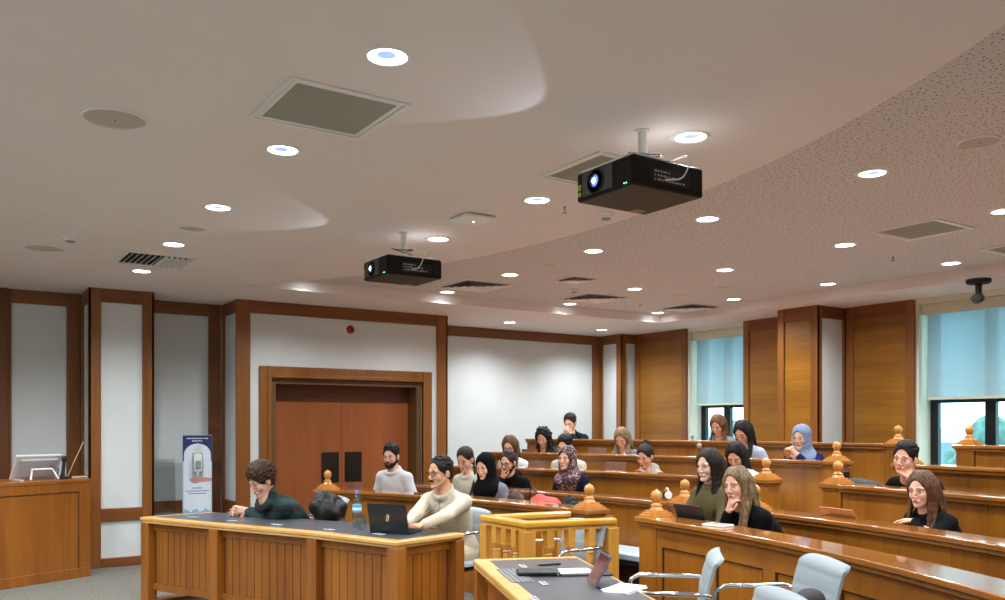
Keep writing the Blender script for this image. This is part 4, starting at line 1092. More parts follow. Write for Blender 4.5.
def skin_mat(name, c):
    if name in MATS: return MATS[name]
    m = mat(name, c, .55, nz=.08, nscale=25, spec=.4); b = [n for n in m.node_tree.nodes if n.type == 'BSDF_PRINCIPLED'][0]
    b.inputs['Subsurface Weight'].default_value = .12; b.inputs['Subsurface Radius'].default_value = (.02, .008, .004); b.inputs['Subsurface Scale'].default_value = .4
    return m
def hair_mat(name, c1, c2, top=None):
    if name in MATS: return MATS[name]
    m, nt, b, out = new_mat(name); tc = nt.nodes.new('ShaderNodeTexCoord'); mp = nt.nodes.new('ShaderNodeMapping'); mp.inputs['Scale'].default_value = (60, 60, 7)
    n = nt.nodes.new('ShaderNodeTexNoise'); n.inputs['Scale'].default_value = 1.5; n.inputs['Detail'].default_value = 3
    cr = nt.nodes.new('ShaderNodeValToRGB'); e = cr.color_ramp.elements; e[0].position = .30; e[0].color = srgb(c2); e[1].position = .74; e[1].color = srgb(c1)
    nt.links.new(tc.outputs['Object'], mp.inputs[0]); nt.links.new(mp.outputs[0], n.inputs['Vector']); nt.links.new(n.outputs[0], cr.inputs[0]); nt.links.new(cr.outputs[0], b.inputs['Base Color'])
    b.inputs['Roughness'].default_value = .6; b.inputs['Specular IOR Level'].default_value = .22
    bp = nt.nodes.new('ShaderNodeBump'); bp.inputs['Strength'].default_value = .5; bp.inputs['Distance'].default_value = .004
    nt.links.new(n.outputs[0], bp.inputs['Height']); nt.links.new(bp.outputs[0], b.inputs['Normal'])
    return m
H_BLACK = hair_mat('hair_black', '1c1613', '0d0a09'); H_DBROWN = hair_mat('hair_dark_brown', '35241a', '1a110c')
H_BROWN = hair_mat('hair_brown', '6b4a30', '38251a'); H_BLOND = hair_mat('hair_blond', '97805f', '54402c'); H_LBROWN = hair_mat('hair_light_brown', '7a5838', '42301f')
EYE_W = mat('eye_white', 'cfc6bd', .2); IRIS = mat('iris_dark', '1c100a', .1); LIP = mat('lip', '9c5148', .45); LIPM = mat('lip_male', '94594b', .5)
def rotYPR(yaw, pitch, roll=0):
    """columns: forward, left, up of a head turned by yaw (left +), pitched down (+), rolled"""
    return (Matrix.Rotation(yaw, 3, 'Z') @ Matrix.Rotation(pitch, 3, 'Y') @ Matrix.Rotation(roll, 3, 'X'))
def hand(F, w, fd, pn, side, curl=.6, spread=.06, thumb=.6, s=1.0):
    """wrist point w, finger direction fd, palm normal pn (towards the palm's inside), side +1 when the thumb lies on pn x fd"""
    fd = Vector(fd).normalized(); pn = (Vector(pn)-fd*Vector(pn).dot(fd)).normalized(); tv = pn.cross(fd)*side
    w = Vector(w)
    for j in (-1.15, -.4, .4, 1.15):
        F.cap(w+fd*.01+tv*.011*j*s, w+fd*.085*s+tv*.020*j*s, .016*s, .0135*s, .012)
    lens = [(.040, .026, .020), (.045, .029, .021), (.042, .027, .020), (.032, .020, .017)]
    for i in range(4):
        off = (1.5-i)*.0205*s; base = w+fd*(.088-(.004 if i == 3 else 0)-(.004 if i == 0 else 0))*s+tv*off
        d = (fd+tv*spread*(1.5-i)).normalized(); ang = curl*(1+.08*i); p = base; r = .0088*s
        for q, L in enumerate(lens[i]):
            d = (d*math.cos(ang*(.55, .8, .5)[q])+pn*math.sin(ang*(.55, .8, .5)[q])).normalized()
            # keep the bend plane stable
            p2 = p+d*L*s; F.cap(p, p2, r, r*.9, .004); p = p2; r *= .9
            pnn = (pn-d*pn.dot(d)); pn2 = pnn.normalized() if pnn.length > 1e-4 else pn
            if q < 2: pass
    b = w+fd*.022*s+tv*.024*s; d = (fd*.62+tv*.75+pn*.25*thumb).normalized()
    p1 = b+d*.040*s; d2 = (fd*.85+tv*(.45-.5*thumb)+pn*.55*thumb).normalized(); p2 = p1+d2*.032*s; d3 = (fd*.9+tv*(.2-.6*thumb)+pn*.6*thumb).normalized(); p3 = p2+d3*.024*s
    F.cap(b, p1, .0145*s, .0105*s, .01); F.cap(p1, p2, .0105*s, .0095*s, .004); F.cap(p2, p3, .0095*s, .008*s, .004)
def ik(S, T, l1, l2, pole):
    d = T-S; L = min(d.length, (l1+l2)*.995); u = d.normalized(); T2 = S+u*L
    a = (l1*l1-l2*l2+L*L)/(2*L); h = math.sqrt(max(l1*l1-a*a, 1e-6))
    p = Vector(pole); p = (p-u*p.dot(u)).normalized(); return S+u*a+p*h, T2
def person(label, px, py, r=None, D=None, floor=0, face=None, yaw=0, pitch=10, roll=0, s=1.0, male=True, skin='light', hair='short', hm=None,
           top='a', topm=None, sleeve='long', arms=None, lean=None, h=.007, beard=None, glasses=None, extra=None, group='people seated in the lecture hall',
           seat=None, shoulders=None, trousers=None, full=False, ztune=0, maxlean=None, curls=None, seed=1):
    """px,py: where the head centre stands; r: circle round the hall's centre (or D: distance) the head sits on"""
    if r is not None: X, Y, D = on_r(px, r)
    else: X, Y, D = on_D(px, D)
    Z = EYE-(py-HY)*D/FPX+ztune
    fa = face if face is not None else math.degrees(math.atan2(CY-Y, CX-X))   # facing the hall's centre
    fa = R(fa); shw = shoulders or (.172 if male else .150)
    torso = .535*s; seatz = seat if seat is not None else floor+.455
    # head relative to neck base, leaning follows
    dz = (Z-.155*s)-(seatz+.09)     # C7 height above the hip joint
    dzc = max(.36, min(torso*.995, dz)); dx = math.sqrt(max(torso**2-dzc**2, .0009))
    if maxlean is not None: dx = min(dx, maxlean)
    neckfwd = .045+.02*min(1, dx/.3)
    hipx, hipy = X-math.cos(fa)*(dx+neckfwd), Y-math.sin(fa)*(dx+neckfwd)
    print('person', label[:40], 'D=%.2f Z=%.2f dz=%.2f lean=%.2f headpx=%.0f' % (D, Z, dz, dx, .235*s*FPX/D), 'r=%.2f' % math.hypot(hipx-CX, hipy-CY))
    Mw = Matrix.Translation((hipx, hipy, floor)) @ Matrix.Rotation(fa, 4, 'Z'); Mi = Mw.inverted()
    Hc = Vector((dx+neckfwd, 0, Z-floor)); sz = seatz-floor
    hip = Vector((0, 0, sz+.09)); C7 = Vector((dx, 0, min(Z-.155*s-floor, sz+.09+torso*1.02)))
    if dz < .36: C7.z = Z-.155*s-floor
    up = (C7-hip).normalized(); fw = Vector((up.z, 0, -up.x))
    Hm = rotYPR(R(yaw), R(pitch), R(roll)); HL = lambda p: Hc+Hm @ (Vector(p)*s)
    lo = (-.30, -.50, -.02); hi = (.80, .50, Hc.z+.22)
    B = Field(lo, hi, h)
    # ---- skeleton
    sh = {}; el = {}; wr = {}
    arms = arms or {}
    for q, sg in (('L', 1), ('R', -1)):
        S = C7-up*.082*s+Vector((0, sg*shw*s, 0))+fw*.015
        spec = arms.get(q, dict(to=(.31, sg*.10, sz+.285)))
        tgt = Vector(spec['to']); 
        if spec.get('head'): tgt = HL(spec['to'])
        if spec.get('world'): tgt = Mi @ Vector(spec['to'])
        E, T_ = ik(S, tgt, .285*s, .25*s, spec.get('pole', (-.25, sg*.6, -1)))
        sh[q], el[q], wr[q] = S, E, T_
    # ---- head: cranium, face, jaw, nose, sockets, ears
    fsc = 1 if male else .95
    B.ell(HL((-.014, 0, .034)), [v*s for v in (.097, .077, .083)], Hm, .0)
    B.ell(HL((.024, 0, -.028)), [v*s for v in (.064, .060*fsc, .082)], Hm, .03)
    B.ell(HL((.040, 0, -.082)), [v*s for v in (.044, .040*fsc, .034)], Hm, .025)
    for y in (-1, 1):
        B.cap(HL((.005, y*.056*fsc, -.050)), HL((.066, y*.016, -.103)), .017*s, .014*s, .02)
        B.ell(HL((.058, y*.038, -.034)), [v*s for v in (.023, .022, .026)], Hm, .025)
        B.cap(HL((.079 if male else .076, y*.046, .016)), HL((.086 if male else .082, y*.014, .014)), .0085*s, .009*s, .014)
    B.ell(HL((.080, 0, -.108)), [v*s for v in (.016, .018, .014)], Hm, .02)
    for y in (-1, 1):
        B.ell(HL((.098, y*.032, -.005)), [v*s for v in (.012, .017, .010)], Hm, .010, 's')
    B.chain([HL((.088, 0, .006)), HL((.099, 0, -.018)), HL((.110 if male else .106, 0, -.036))], [.0075*s, .008*s, .0098*s if male else .0085*s], .01)
    for y in (-1, 1): B.ell(HL((.101, y*.0125, -.042)), [v*s for v in (.011, .0085, .008)], Hm, .006)
    B.cap(HL((.088, -.018, -.071)), HL((.088, .018, -.071)), .009*s, .009*s, .01)
    for y in (-1, 1): B.ell(HL((-.006, y*.080, -.014)), [v*s for v in (.020, .008, .032)], Hm @ Matrix.Rotation(y*R(-18), 3, 'Z'), .008)
    nb = C7-up*.0+fw*.012
    B.cap(HL((-.022, 0, -.065)), nb+up*.01, (.053 if male else .045)*s, (.060 if male else .050)*s, .025)
    # ---- trunk under the clothes
    mid = hip.lerp(C7, .5)-fw*.01
    Tm = Matrix((fw, Vector((0, 1, 0)), up)).transposed()
    B.ell(hip+up*.03, (.11*s, .155*s, .12*s), Tm, .05); B.ell(mid, (.10*s, .135*s, .17*s), Tm, .06); B.ell(C7-up*.15*s+fw*.01, (.105*s, (.155 if male else .14)*s, .16*s), Tm, .06)
    for q, sg in (('L', 1), ('R', -1)):
        B.cap(C7-up*.03*s, sh[q]+up*.0, .036*s, .038*s, .03)
        B.cap(sh[q], el[q], .042*s, .036*s, .02); B.cap(el[q], wr[q], .038*s, .025*s, .02)
        spec = arms.get(q, {}); fd = (wr[q]-el[q]).normalized(); b = spec.get('bend')
        if b: fd = (Mi.to_3x3() @ Vector(b)).normalized() if spec.get('world') else Vector(b).normalized()
        pn = Vector(spec.get('palm', (0, 0, -1)))
        # thumb points inwards for a palm-down hand
        tsd = -sg
        hand(B, wr[q], fd, pn, tsd*spec.get('flip', 1), spec.get('curl', .45), s=s*(1 if male else .92), thumb=spec.get('thumb', .5))
    kn = {}
    for sg in (1, -1):
        a = hip+Vector((.02, sg*.09, -.03)); k_ = Vector((.44*s, sg*.12, sz+.06)); an = Vector((.42*s, sg*.12, .10)); kn[sg] = (a, k_, an)
        B.cap(a, k_, .075*s, .052*s, .03); B.cap(k_, an, .05*s, .034*s, .02); B.cap(an+Vector((-.02, 0, -.05)), an+Vector((.15, sg*.01, -.065)), .03, .025, .02)
    V, Q = B.mesh()
    SK = skin_mat('skin_'+skin, {'light': 'd3a48c', 'pale': 'dcb49e', 'tan': 'bd8a6a', 'medium': 'c8977a'}[skin])
    body = net_obj('person', V, Q, SK); body.matrix_world = Mw
    tag(body, label, 'person', group=group if False else None)
    # ---- face details
    for y in (-1, 1):
        mb = MB()
        down = pitch > 24
        c = HL((.0745, y*.032, -.006)); Me = Matrix.Translation(c) @ Hm.to_4x4()
        mb.lathe([(math.sin(PI*i/10)*.0118*s, -math.cos(PI*i/10)*.0118*s) for i in range(11)], n=14, M=Me)
        e = mb.build('eye', EYE_W if not down else SK, body, smooth=80)
        if not down: MB().lathe([(0, .0126*s), (.0050*s, .0116*s), (.0056*s, .0104*s)], n=14, M=Me @ Matrix.Rotation(R(90+8), 4, 'Y')).build('iris', IRIS, e, smooth=60)
        MB().tube([HL((.0865, y*.020, .0015 if not down else -.012)), HL((.0885, y*.032, .0045 if not down else -.014)), HL((.0825, y*.044, .0 if not down else -.011))], [.0008*s, .0014*s, .0009*s], 6).build('eyelashes', H_BLACK, body, smooth=60)
        MB().tube([HL((.0955, y*.014, .020)), HL((.0950, y*.028, .026)), HL((.084, y*.047, .019))], [.0028*s, .0034*s*(1 if male else .8), .0015*s], 6).build('eyebrow', H_DBROWN if hm not in (H_BLACK,) else H_BLACK, body, smooth=60)
    MB().tube([HL((.088, -.024, -.071)), HL((.097, -.010, -.0695)), HL((.0985, 0, -.071)), HL((.097, .010, -.0695)), HL((.088, .024, -.071))], [.001*s, .0042*s, .0046*s, .0042*s, .001*s], 8).build('lips', LIPM if male else LIP, body, smooth=60)
    # ---- clothes
    if topm is not None:
        C = Field((-.34, -.56, sz-.10), (.86, .56, C7.z+.16), max(h, .0085))
        C.ell(hip+up*.02, (.15*s, .18*s, .14*s), Tm, .05); C.ell(mid, (.125*s, .158*s, .19*s), Tm, .07)
        C.ell(C7-up*.17*s+fw*(.005 if male else .02), ((.128 if male else .132)*s, (.178 if male else .165)*s, .165*s), Tm, .06)
        rb = .012
        for q, sg in (('L', 1), ('R', -1)):
            C.cap(C7-up*.025*s, sh[q]+up*.004, .055*s, .050*s, .05)
            C.cap(sh[q], el[q], .057*s, .050*s, .035)
            f = wr[q]-el[q]
            if sleeve == 'long': C.cap(el[q], el[q]+f*.90, .050*s, .037*s, .02); C.cap(el[q]+f*.86, el[q]+f*.95, .038*s, .035*s, .006)
            elif sleeve == 'elbow': C.cap(el[q], el[q]+f*.12, .055*s, .05*s, .02)
            for j in range(3):  # bunched folds at the elbow
                t = -.10+.09*j; cpos = el[q]+f*max(t, 0)*.6+(sh[q]-el[q])*max(-t, 0); C.ell(cpos, (.053*s, .053*s, .018*s), None, .02)
        col = {'crew': .070, 'high': .074, 'hood': .085, 'collar': .080, 'v': .075}.get(top, .070)
        nr = (.060 if male else .052)
        # collar band round the neck base, then the neck opening cut out
        for j in range(14):
            a = 2*PI*j/14; b_ = 2*PI*(j+1)/14; rr_ = (nr+.014)*s
            hgt = {'high': .036, 'collar': .016, 'hood': .012}.get(top, .004)
            tilt = -.020
            P = lambda a: nb+fw*(math.cos(a)*rr_+.004)+Vector((0, math.sin(a)*rr_, 0))+up*(hgt*s+tilt*math.cos(a))
            C.cap(P(a), P(b_), (.010 if top != 'hood' else .02)*s, (.010 if top != 'hood' else .02)*s, .02)
            if top == 'high': C.cap(P(a)-up*.03+(P(a)-nb)*.22, P(b_)-up*.03+(P(b_)-nb)*.22, .020*s, .020*s, .02)
            if top in ('high', 'collar'): C.cap(P(a)-up*.02, P(b_)-up*.02, .010*s, .010*s, .015)
        C.cap(nb+up*.035, nb+up*.14, (nr+.002)*s, (nr+.006)*s, .004, 's')
        if top == 'hood': 
            C.ell(C7-fw*.07*s-up*.01, (.05*s, .10*s, .05*s), Tm, .03)
        V, Q = C.mesh(); cl = net_obj({'hood': 'hoodie', 'collar': 'shirt'}.get(top, 'sweater'), V, Q, topm, body, 2, folds(seed, .0032))
        if top == 'collar':   # short zip from the collar down the chest, laid on the cloth
            from mathutils.bvhtree import BVHTree
            bt = BVHTree.FromPolygons([v.co.copy() for v in cl.data.vertices], [tuple(p.vertices) for p in cl.data.polygons]); zp = []
            for j in range(12):
                o_ = nb-up*(.012+.014*j)*s; hit = bt.ray_cast(o_+fw*.5, -fw)
                if hit[0] is not None: zp.append(hit[0]+fw*.001)
            if len(zp) > 3:
                MB().tube(zp, .0032, 6).build('zip', mat('zip_grey', '6f6c66', .5), cl, smooth=60)
                MB().box(zp[-1]+fw*.004, (.004, .006, .016)).build('zip_pull', M_GREY, cl)
    # trousers and shoes
    C = Field((-.24, -.30, .04), (.66, .30, sz+.24), .012)
    C.ell(hip+Vector((0, 0, -.02)), (.135*s, .18*s, .12*s), None, .04)
    for sg in (1, -1):
        a, k_, an = kn[sg]; C.cap(a, k_, .092*s, .068*s, .03); C.cap(k_, an, .066*s, .052*s, .02)
    C.F[:, :, :2] = .05
    V, Q = C.mesh(); net_obj('trousers', V, Q, trousers or mat('trousers_dark', '23252b', .85, bump=.2), body, 1, folds(seed+3, .003))
    for sg in (1, -1):
        C = Field((.3, -.26, -.01), (.72, .26, .14), .009); a, k_, an = kn[sg]
        C.cap(an+Vector((-.03, 0, -.055)), an+Vector((.16, sg*.015, -.065)), .042, .034, .02); C.cap(an+Vector((-.01, 0, -.02)), an+Vector((.0, 0, -.05)), .042, .042, .02)
        V, Q = C.mesh(); V[:, 2] = np.maximum(V[:, 2], .004); net_obj('shoe', V, Q, mat('shoe_dark', '1b1a1b', .5), body)
    # ---- hair
    hl = Field((Hc.x-.24, -.30, Hc.z-.50*s), (Hc.x+.24, .30, Hc.z+.24), max(.0055, h*.9))
    rr = np.random.RandomState(seed)
    def capshell(g=.0, top_=.0):
        hl.ell(HL((-.018, 0, .040+top_)), [v*s for v in (.104+g, .086+g, .090+g+top_)], Hm, .0)
        hl.ell(HL((-.05, 0, -.01)), [v*s for v in (.062+g, .074+g, .075+g)], Hm, .02)
    def facecut(z0=-.02, rz=.082, rx=.062, ry=.068, x=.088):
        hl.ell(HL((x, 0, z0)), [v*s for v in (rx, ry, rz)], Hm, .006, 's')
    def lock(p, q, m, e, r0=.016, r1=.010):  # smooth strand through four points
        P = []
        for i in range(9):
            t = i/8; P.append(p*(1-t)**3+q*3*t*(1-t)**2+m*3*t*t*(1-t)+e*t**3)
        for i in range(8): 
            hl.cap(P[i], P[i+1], r0+(r1-r0)*i/8, r0+(r1-r0)*(i+1)/8, .006)
    hn = 'hair'
    if hair in ('short', 'curly', 'slick'):
        capshell(.0 if hair != 'curly' else .012, .008 if hair == 'short' else (.012 if hair == 'curly' else -.004)); 
        if hair == 'short':
            for i in range(34):
                a = rr.uniform(-1, 1); p0 = HL((.045-.03*abs(a)-rr.uniform(0, .08), a*.058, .112-.034*abs(a)+rr.uniform(0, .010))); hl.cap(p0, p0+Hm @ Vector((rr.uniform(.015, .04), rr.uniform(-.02, .02), rr.uniform(0, .012))), .012, .006, .005)
        if hair == 'curly':
            for i in range(230):
                v = rr.normal(size=3); v /= np.linalg.norm(v)
                if v[2] < -.35 or (v[0] > .5 and v[2] < .25): continue
                g = rr.uniform(.98, 1.14); hl.ell(HL((-.018+v[0]*.112*g, v[1]*.096*g, .044+v[2]*.104*g)), [rr.uniform(.007, .014)]*3, None, .002)
        facecut(-.028 if hair != 'curly' else -.032, .106 if hair == 'short' else (.112 if hair == 'slick' else .092))
        for y in (-1, 1): hl.ell(HL((.020, y*.090, -.030)), [v*s for v in (.034, .026, .042)], Hm, .004, 's')
        hl.ell(HL((-.0, 0, -.105)), [v*s for v in (.11, .11, .055)], Hm, .004, 's')
        # sideburns, then combed tufts that break up the outline
        for y in (-1, 1): hl.chain([HL((.022, y*.074, .045)), HL((.024, y*.0765, .012)), HL((.018, y*.076, -.016))], [.012*s, .007*s, .004*s], .006)
        for i in range(240 if hair != 'curly' else 0):
            th = rr.uniform(-PI, PI); ph = rr.uniform(.05, 1.35); c_, s_ = math.cos(ph), math.sin(ph)
            v = Vector((s_*math.cos(th), s_*math.sin(th), c_))
            if v.x > .25 and v.z < (.62 if hair == 'short' else .70): continue
            g = .002 if hair == 'slick' else .004
            p0 = Vector((-.018+v.x*(.104+g), v.y*(.086+g), .040+v.z*(.090+g+(.006 if hair == 'short' else -.004))))
            dv = Vector((-.6, 0, -.1)) if hair == 'slick' else Vector((.5, rr.uniform(-.5, .5), .1)); dv = dv+Vector((0, rr.uniform(-.2, .2), rr.uniform(-.1, .1)))
            dv = (dv-v*dv.dot(v)).normalized()
            hl.cap(HL(p0), HL(p0+dv*rr.uniform(.015, .03)+v*(.0015 if hair == 'slick' else rr.uniform(.002, .008))), .0065*s, .003*s, .002)
    elif hair in ('long', 'longcurl', 'pony', 'bun', 'lowlong'):
        capshell(.001, .002); facecut(-.022, .100, .062, .056)
        if hair in ('pony', 'bun'):
            for y in (-1, 1): hl.ell(HL((.024, y*.088, -.040)), [v*s for v in (.034, .020, .045)], Hm, .004, 's')
        if hair == 'bun':
            for i in range(40):
                v = rr.normal(size=3); v /= np.linalg.norm(v); hl.ell(HL((-.075+v[0]*.035, v[1]*.038, .125+v[2]*.032)), [rr.uniform(.012, .018)]*3, None, .006)
            hl.cap(HL((-.05, 0, .10)), HL((-.075, 0, .125)), .04, .04, .01)
        elif hair == 'pony':
            for i in range(8):
                y = rr.uniform(-.02, .02); st = HL((-.105, y*.5, .02)); sd = curls or 1
                e = Vector((C7.x+.09+rr.uniform(-.02, .02), sd*(.10+rr.uniform(-.02, .02)), Hc.z-.36+rr.uniform(-.03, .03)))
                lock(st, HL((-.15, sd*.03, -.03)), Vector((C7.x+.02, sd*.14, Hc.z-.16)), e, .017, .007)
        else:
            ln = {'long': .34, 'longcurl': .25, 'lowlong': .40}[hair]
            wob = .02 if hair == 'longcurl' else .010
            for y in (-1, 1):
                for i in range(18):
                    t = i/17; fr = t < .42          # front locks fall before the shoulder, the rest down the back
                    th = R(52)+R(118)*t             # azimuth on the head, from the brow side to the nape
                    st = HL((.052*math.cos(th)*.9-.012, y*(.010+.03*math.sin(th)), .122-.012*abs(math.cos(th))))
                    side = HL((.098*math.cos(th)-.018, y*.085*math.sin(th)+y*.004, .030-.03*t))
                    low = HL((.085*math.cos(th)-.022, y*(.082*math.sin(th)+.006), -.065))
                    zz = Hc.z-ln*(.92-.10*t)+rr.uniform(-.035, .02)
                    if fr: e = Vector((max(Hc.x-.01+.05*(1-t/.42), C7.x+.095)+rr.uniform(-.012, .012), y*(.070+.09*t)+y*rr.uniform(-.015, .015), zz))
                    else: e = Vector((min(Hc.x-.09, C7.x-.085)+.02*math.cos(th)+rr.uniform(-.01, .01), y*(.125*math.sin(th)+.01)+rr.uniform(-.01, .01), zz))
                    mid_ = low.lerp(e, .45)+Vector((.012 if fr else -.012, y*.012, 0))
                    wv = rr.uniform(0, 6); P_ = []
                    for (a_, b_, c_, d_) in ((st, st.lerp(side, .6)+Vector((0, y*.012, .012)), side+Vector((0, 0, .02)), side), (side, side+Vector((0, 0, -.03)), low+Vector((0, 0, .03)), low), (low, low+Vector((0, 0, -.04)), mid_, e)):
                        for q_ in range(6):
                            u = q_/5; P_.append(a_*(1-u)**3+b_*3*u*(1-u)**2+c_*3*u*u*(1-u)+d_*u**3)
                    n_ = len(P_)
                    for q_ in range(n_): 
                        g_ = q_/n_; P_[q_] = P_[q_]+Vector((math.sin(wv+g_*9)*wob*.7*g_, math.cos(wv+g_*8)*wob*.7*g_, 0))
                    hl.chain(P_, [(.013+.003*math.sin(PI*g/n_))*(1 if g < n_*.6 else 1-.62*(g-n_*.6)/(n_*.4)) for g in range(n_)], .011)
            for i in range(9):
                y = (i-4)/4; st = HL((-.09, y*.05, .05)); e = Vector((min(C7.x-.085, Hc.x-.09), y*.10, Hc.z-ln+rr.uniform(-.02, .03))); lock(st, HL((-.125, y*.07, -.03)), Vector((min(C7.x-.09, Hc.x-.10), y*.1, Hc.z-.2)), e, .018, .008)
            if hair == 'longcurl':
                for i in range(90):
                    a = rr.uniform(-2.6, 2.6)-PI; a = PI+rr.uniform(-1.9, 1.9); zq = rr.uniform(-.24, .06)
                    rad = .105+.03*(-zq)/.24; hl.ell(Hc+Vector((math.cos(a)*rad-.02, math.sin(a)*rad, zq)), [rr.uniform(.014, .026)]*3, None, .006)
                for i in range(50):
                    v = rr.normal(size=3); v /= np.linalg.norm(v)
                    if v[2] > 0 and v[0] < .6: hl.ell(HL((-.018+v[0]*.105, v[1]*.092, .044+v[2]*.094)), [.016]*3, None, .005)
            facecut(-.022, .100, .050, .050, .099)
    elif hair == 'hijab':
        hn = 'headscarf'
        hl.ell(HL((-.020, 0, .040)), [v*s for v in (.112, .094, .098)], Hm, .0)
        hl.ell(HL((-.015, 0, -.045)), [v*s for v in (.098, .088, .10)], Hm, .04)
        hl.cap(HL((-.02, 0, -.08)), nb+up*.0, .088*s, .105*s, .05)
        hl.ell(nb-up*.045+fw*.045, (.135*s, .160*s, .085*s), Tm, .05)
        hl.ell(nb-up*.12+fw*.10, (.075*s, .115*s, .12*s), Tm, .05)
        for i in range(7):   # wrapped folds
            zf = -.105-.022*i; hl.chain([HL((.02, -.085, -.04-.01*i)), HL((.075-.004*i, -.045, zf)), HL((.085-.002*i, .02, zf-.006)), HL((.03, .09, zf+.03))], [.010, .013, .013, .010], .012)
        hl.ell(HL((.094, 0, -.020)), [v*s for v in (.062, .060, .094)], Hm, .008, 's')
    V, Q = hl.mesh(); hw = folds(seed+9, .0016 if hair != 'hijab' else .003, 30 if hair != 'hijab' else 18)
    net_obj(hn, V, Q, hm or H_BLACK, body, 1, hw)
    # ---- beard: offset of the lower face
    if beard:
        bf = Field((Hc.x-.15, -.15, Hc.z-.2), (Hc.x+.2, .15, Hc.z+.06), .005)
        g_ = {'full': .006, 'stubble': .0035, 'moustache': .004}[beard]
        if beard != 'moustache':
            bf.ell(HL((.034, 0, -.078)), [v*s for v in (.052+g_, .050+g_, .046+g_)], Hm, .0)
            for y in (-1, 1):
                bf.cap(HL((.006, y*.060, -.052)), HL((.066, y*.018, -.104)), (.017+g_)*s, (.017+g_)*s, .02); bf.cap(HL((.004, y*.066, -.01)), HL((.01, y*.064, -.06)), .010*s, .014*s, .01)
            bf.ell(HL((.080, 0, -.108)), [v*s for v in (.018+g_, .022, .018)], Hm, .02)
            bf.ell(HL((.075, 0, -.040)), [v*s for v in (.07, .046, .026)], Hm, .006, 's')
            bf.ell(HL((.098, 0, -.071)), [v*s for v in (.02, .021, .009)], Hm, .004, 's')
        bf.chain([HL((.088, -.026, -.070)), HL((.097, -.012, -.059)), HL((.099, 0, -.057)), HL((.097, .012, -.059)), HL((.088, .026, -.070))], [.004*s, .0065*s, .0065*s, .0065*s, .004*s], .003)
        V, Q = bf.mesh(); net_obj('beard' if beard != 'moustache' else 'moustache', V, Q, H_DBROWN if hm is not H_BLACK else H_BLACK, body)
    if glasses:
        g = MB()
        for y in (-1, 1):
            P = [HL((.103-.10*abs(abs(.033+.026*math.cos(a))-.0)**1.0*.18, y*(.034+.026*math.cos(a)), -.004+.019*math.sin(a))) for a in [2*PI*i/20 for i in range(21)]]
            g.tube(P, .0019*s, 6); g.tube([HL((.094, y*.060, .002)), HL((.04, y*.076, .004)), HL((-.005, y*.082, -.002))], .0017*s, 6)
        g.tube([HL((.102, -.009, .002)), HL((.106, 0, .005)), HL((.102, .009, .002))], .0018*s, 6)
        g.build('glasses', mat('glasses_'+glasses, {'dark': '17130f', 'clear': 'c7a9a0'}[glasses], .25), body, smooth=60)
    return dict(obj=body, Mw=Mw, Hc=Hc, C7=C7, up=up, fw=fw, wr=wr, el=el, sh=sh, HL=HL, s=s, Hm=Hm, hip=hip)
# ------------------------------------------------------------------ the people
def cloth(name, c, **k): return mat('cloth_'+name, c, .92, nz=.10, nscale=60, bump=.25, bscale=260, spec=.12, **k)
def pattern(name, cols, scale, feat='noise'):
    m, nt, b, out = new_mat('cloth_'+name); tc = nt.nodes.new('ShaderNodeTexCoord')
    v = nt.nodes.new('ShaderNodeTexVoronoi'); v.inputs['Scale'].default_value = scale
    nt.links.new(tc.outputs['Object'], v.inputs['Vector']); sp = nt.nodes.new('ShaderNodeSeparateColor'); nt.links.new(v.outputs['Color'], sp.inputs[0])
    cr = nt.nodes.new('ShaderNodeValToRGB'); cr.color_ramp.interpolation = 'CONSTANT'; e = cr.color_ramp.elements
    while len(e) < len(cols): e.new(.5)
    for i, c in enumerate(cols): e[i].position = i/len(cols); e[i].color = srgb(c)
    nt.links.new(sp.outputs[0], cr.inputs[0]); nt.links.new(cr.outputs[0], b.inputs['Base Color']); b.inputs['Roughness'].default_value = .85
    return m
def stripes(name, c1, c2, f):
    m, nt, b, out = new_mat('cloth_'+name); tc = nt.nodes.new('ShaderNodeTexCoord'); wv = nt.nodes.new('ShaderNodeTexWave')
    wv.wave_type = 'BANDS'; wv.bands_direction = 'Z'; wv.inputs['Scale'].default_value = f; wv.inputs['Distortion'].default_value = 1.2; wv.inputs['Detail'].default_value = 1
    nt.links.new(tc.outputs['Object'], wv.inputs['Vector']); cr = nt.nodes.new('ShaderNodeValToRGB'); e = cr.color_ramp.elements
    e[0].position = .45; e[0].color = srgb(c1); e[1].position = .55; e[1].color = srgb(c2)
    nt.links.new(wv.outputs[0], cr.inputs[0]); nt.links.new(cr.outputs[0], b.inputs['Base Color']); b.inputs['Roughness'].default_value = .9; return m
K_CREAM = cloth('cream', 'b8b09e'); K_WHITE = cloth('white', 'c4c8ca'); K_BLACK = cloth('black', '0b0c0f'); K_NAVY = cloth('navy', '121a2b'); K_GREY = cloth('grey', '8d9097'); K_GRYBL = cloth('greyblue', 'a3adbf')
K_OLIVE = cloth('olive', '3c3d33'); K_ROYAL = cloth('royal', '141f48')
NEAR = .0045
def P(*a, **k):
    if (k.get('r') or 0) > 9.5 and 's' not in k: k['s'] = 1.06
    return person(*a, **k)
desk_z = .77
W1 = on_z(240, 510.5, .80)
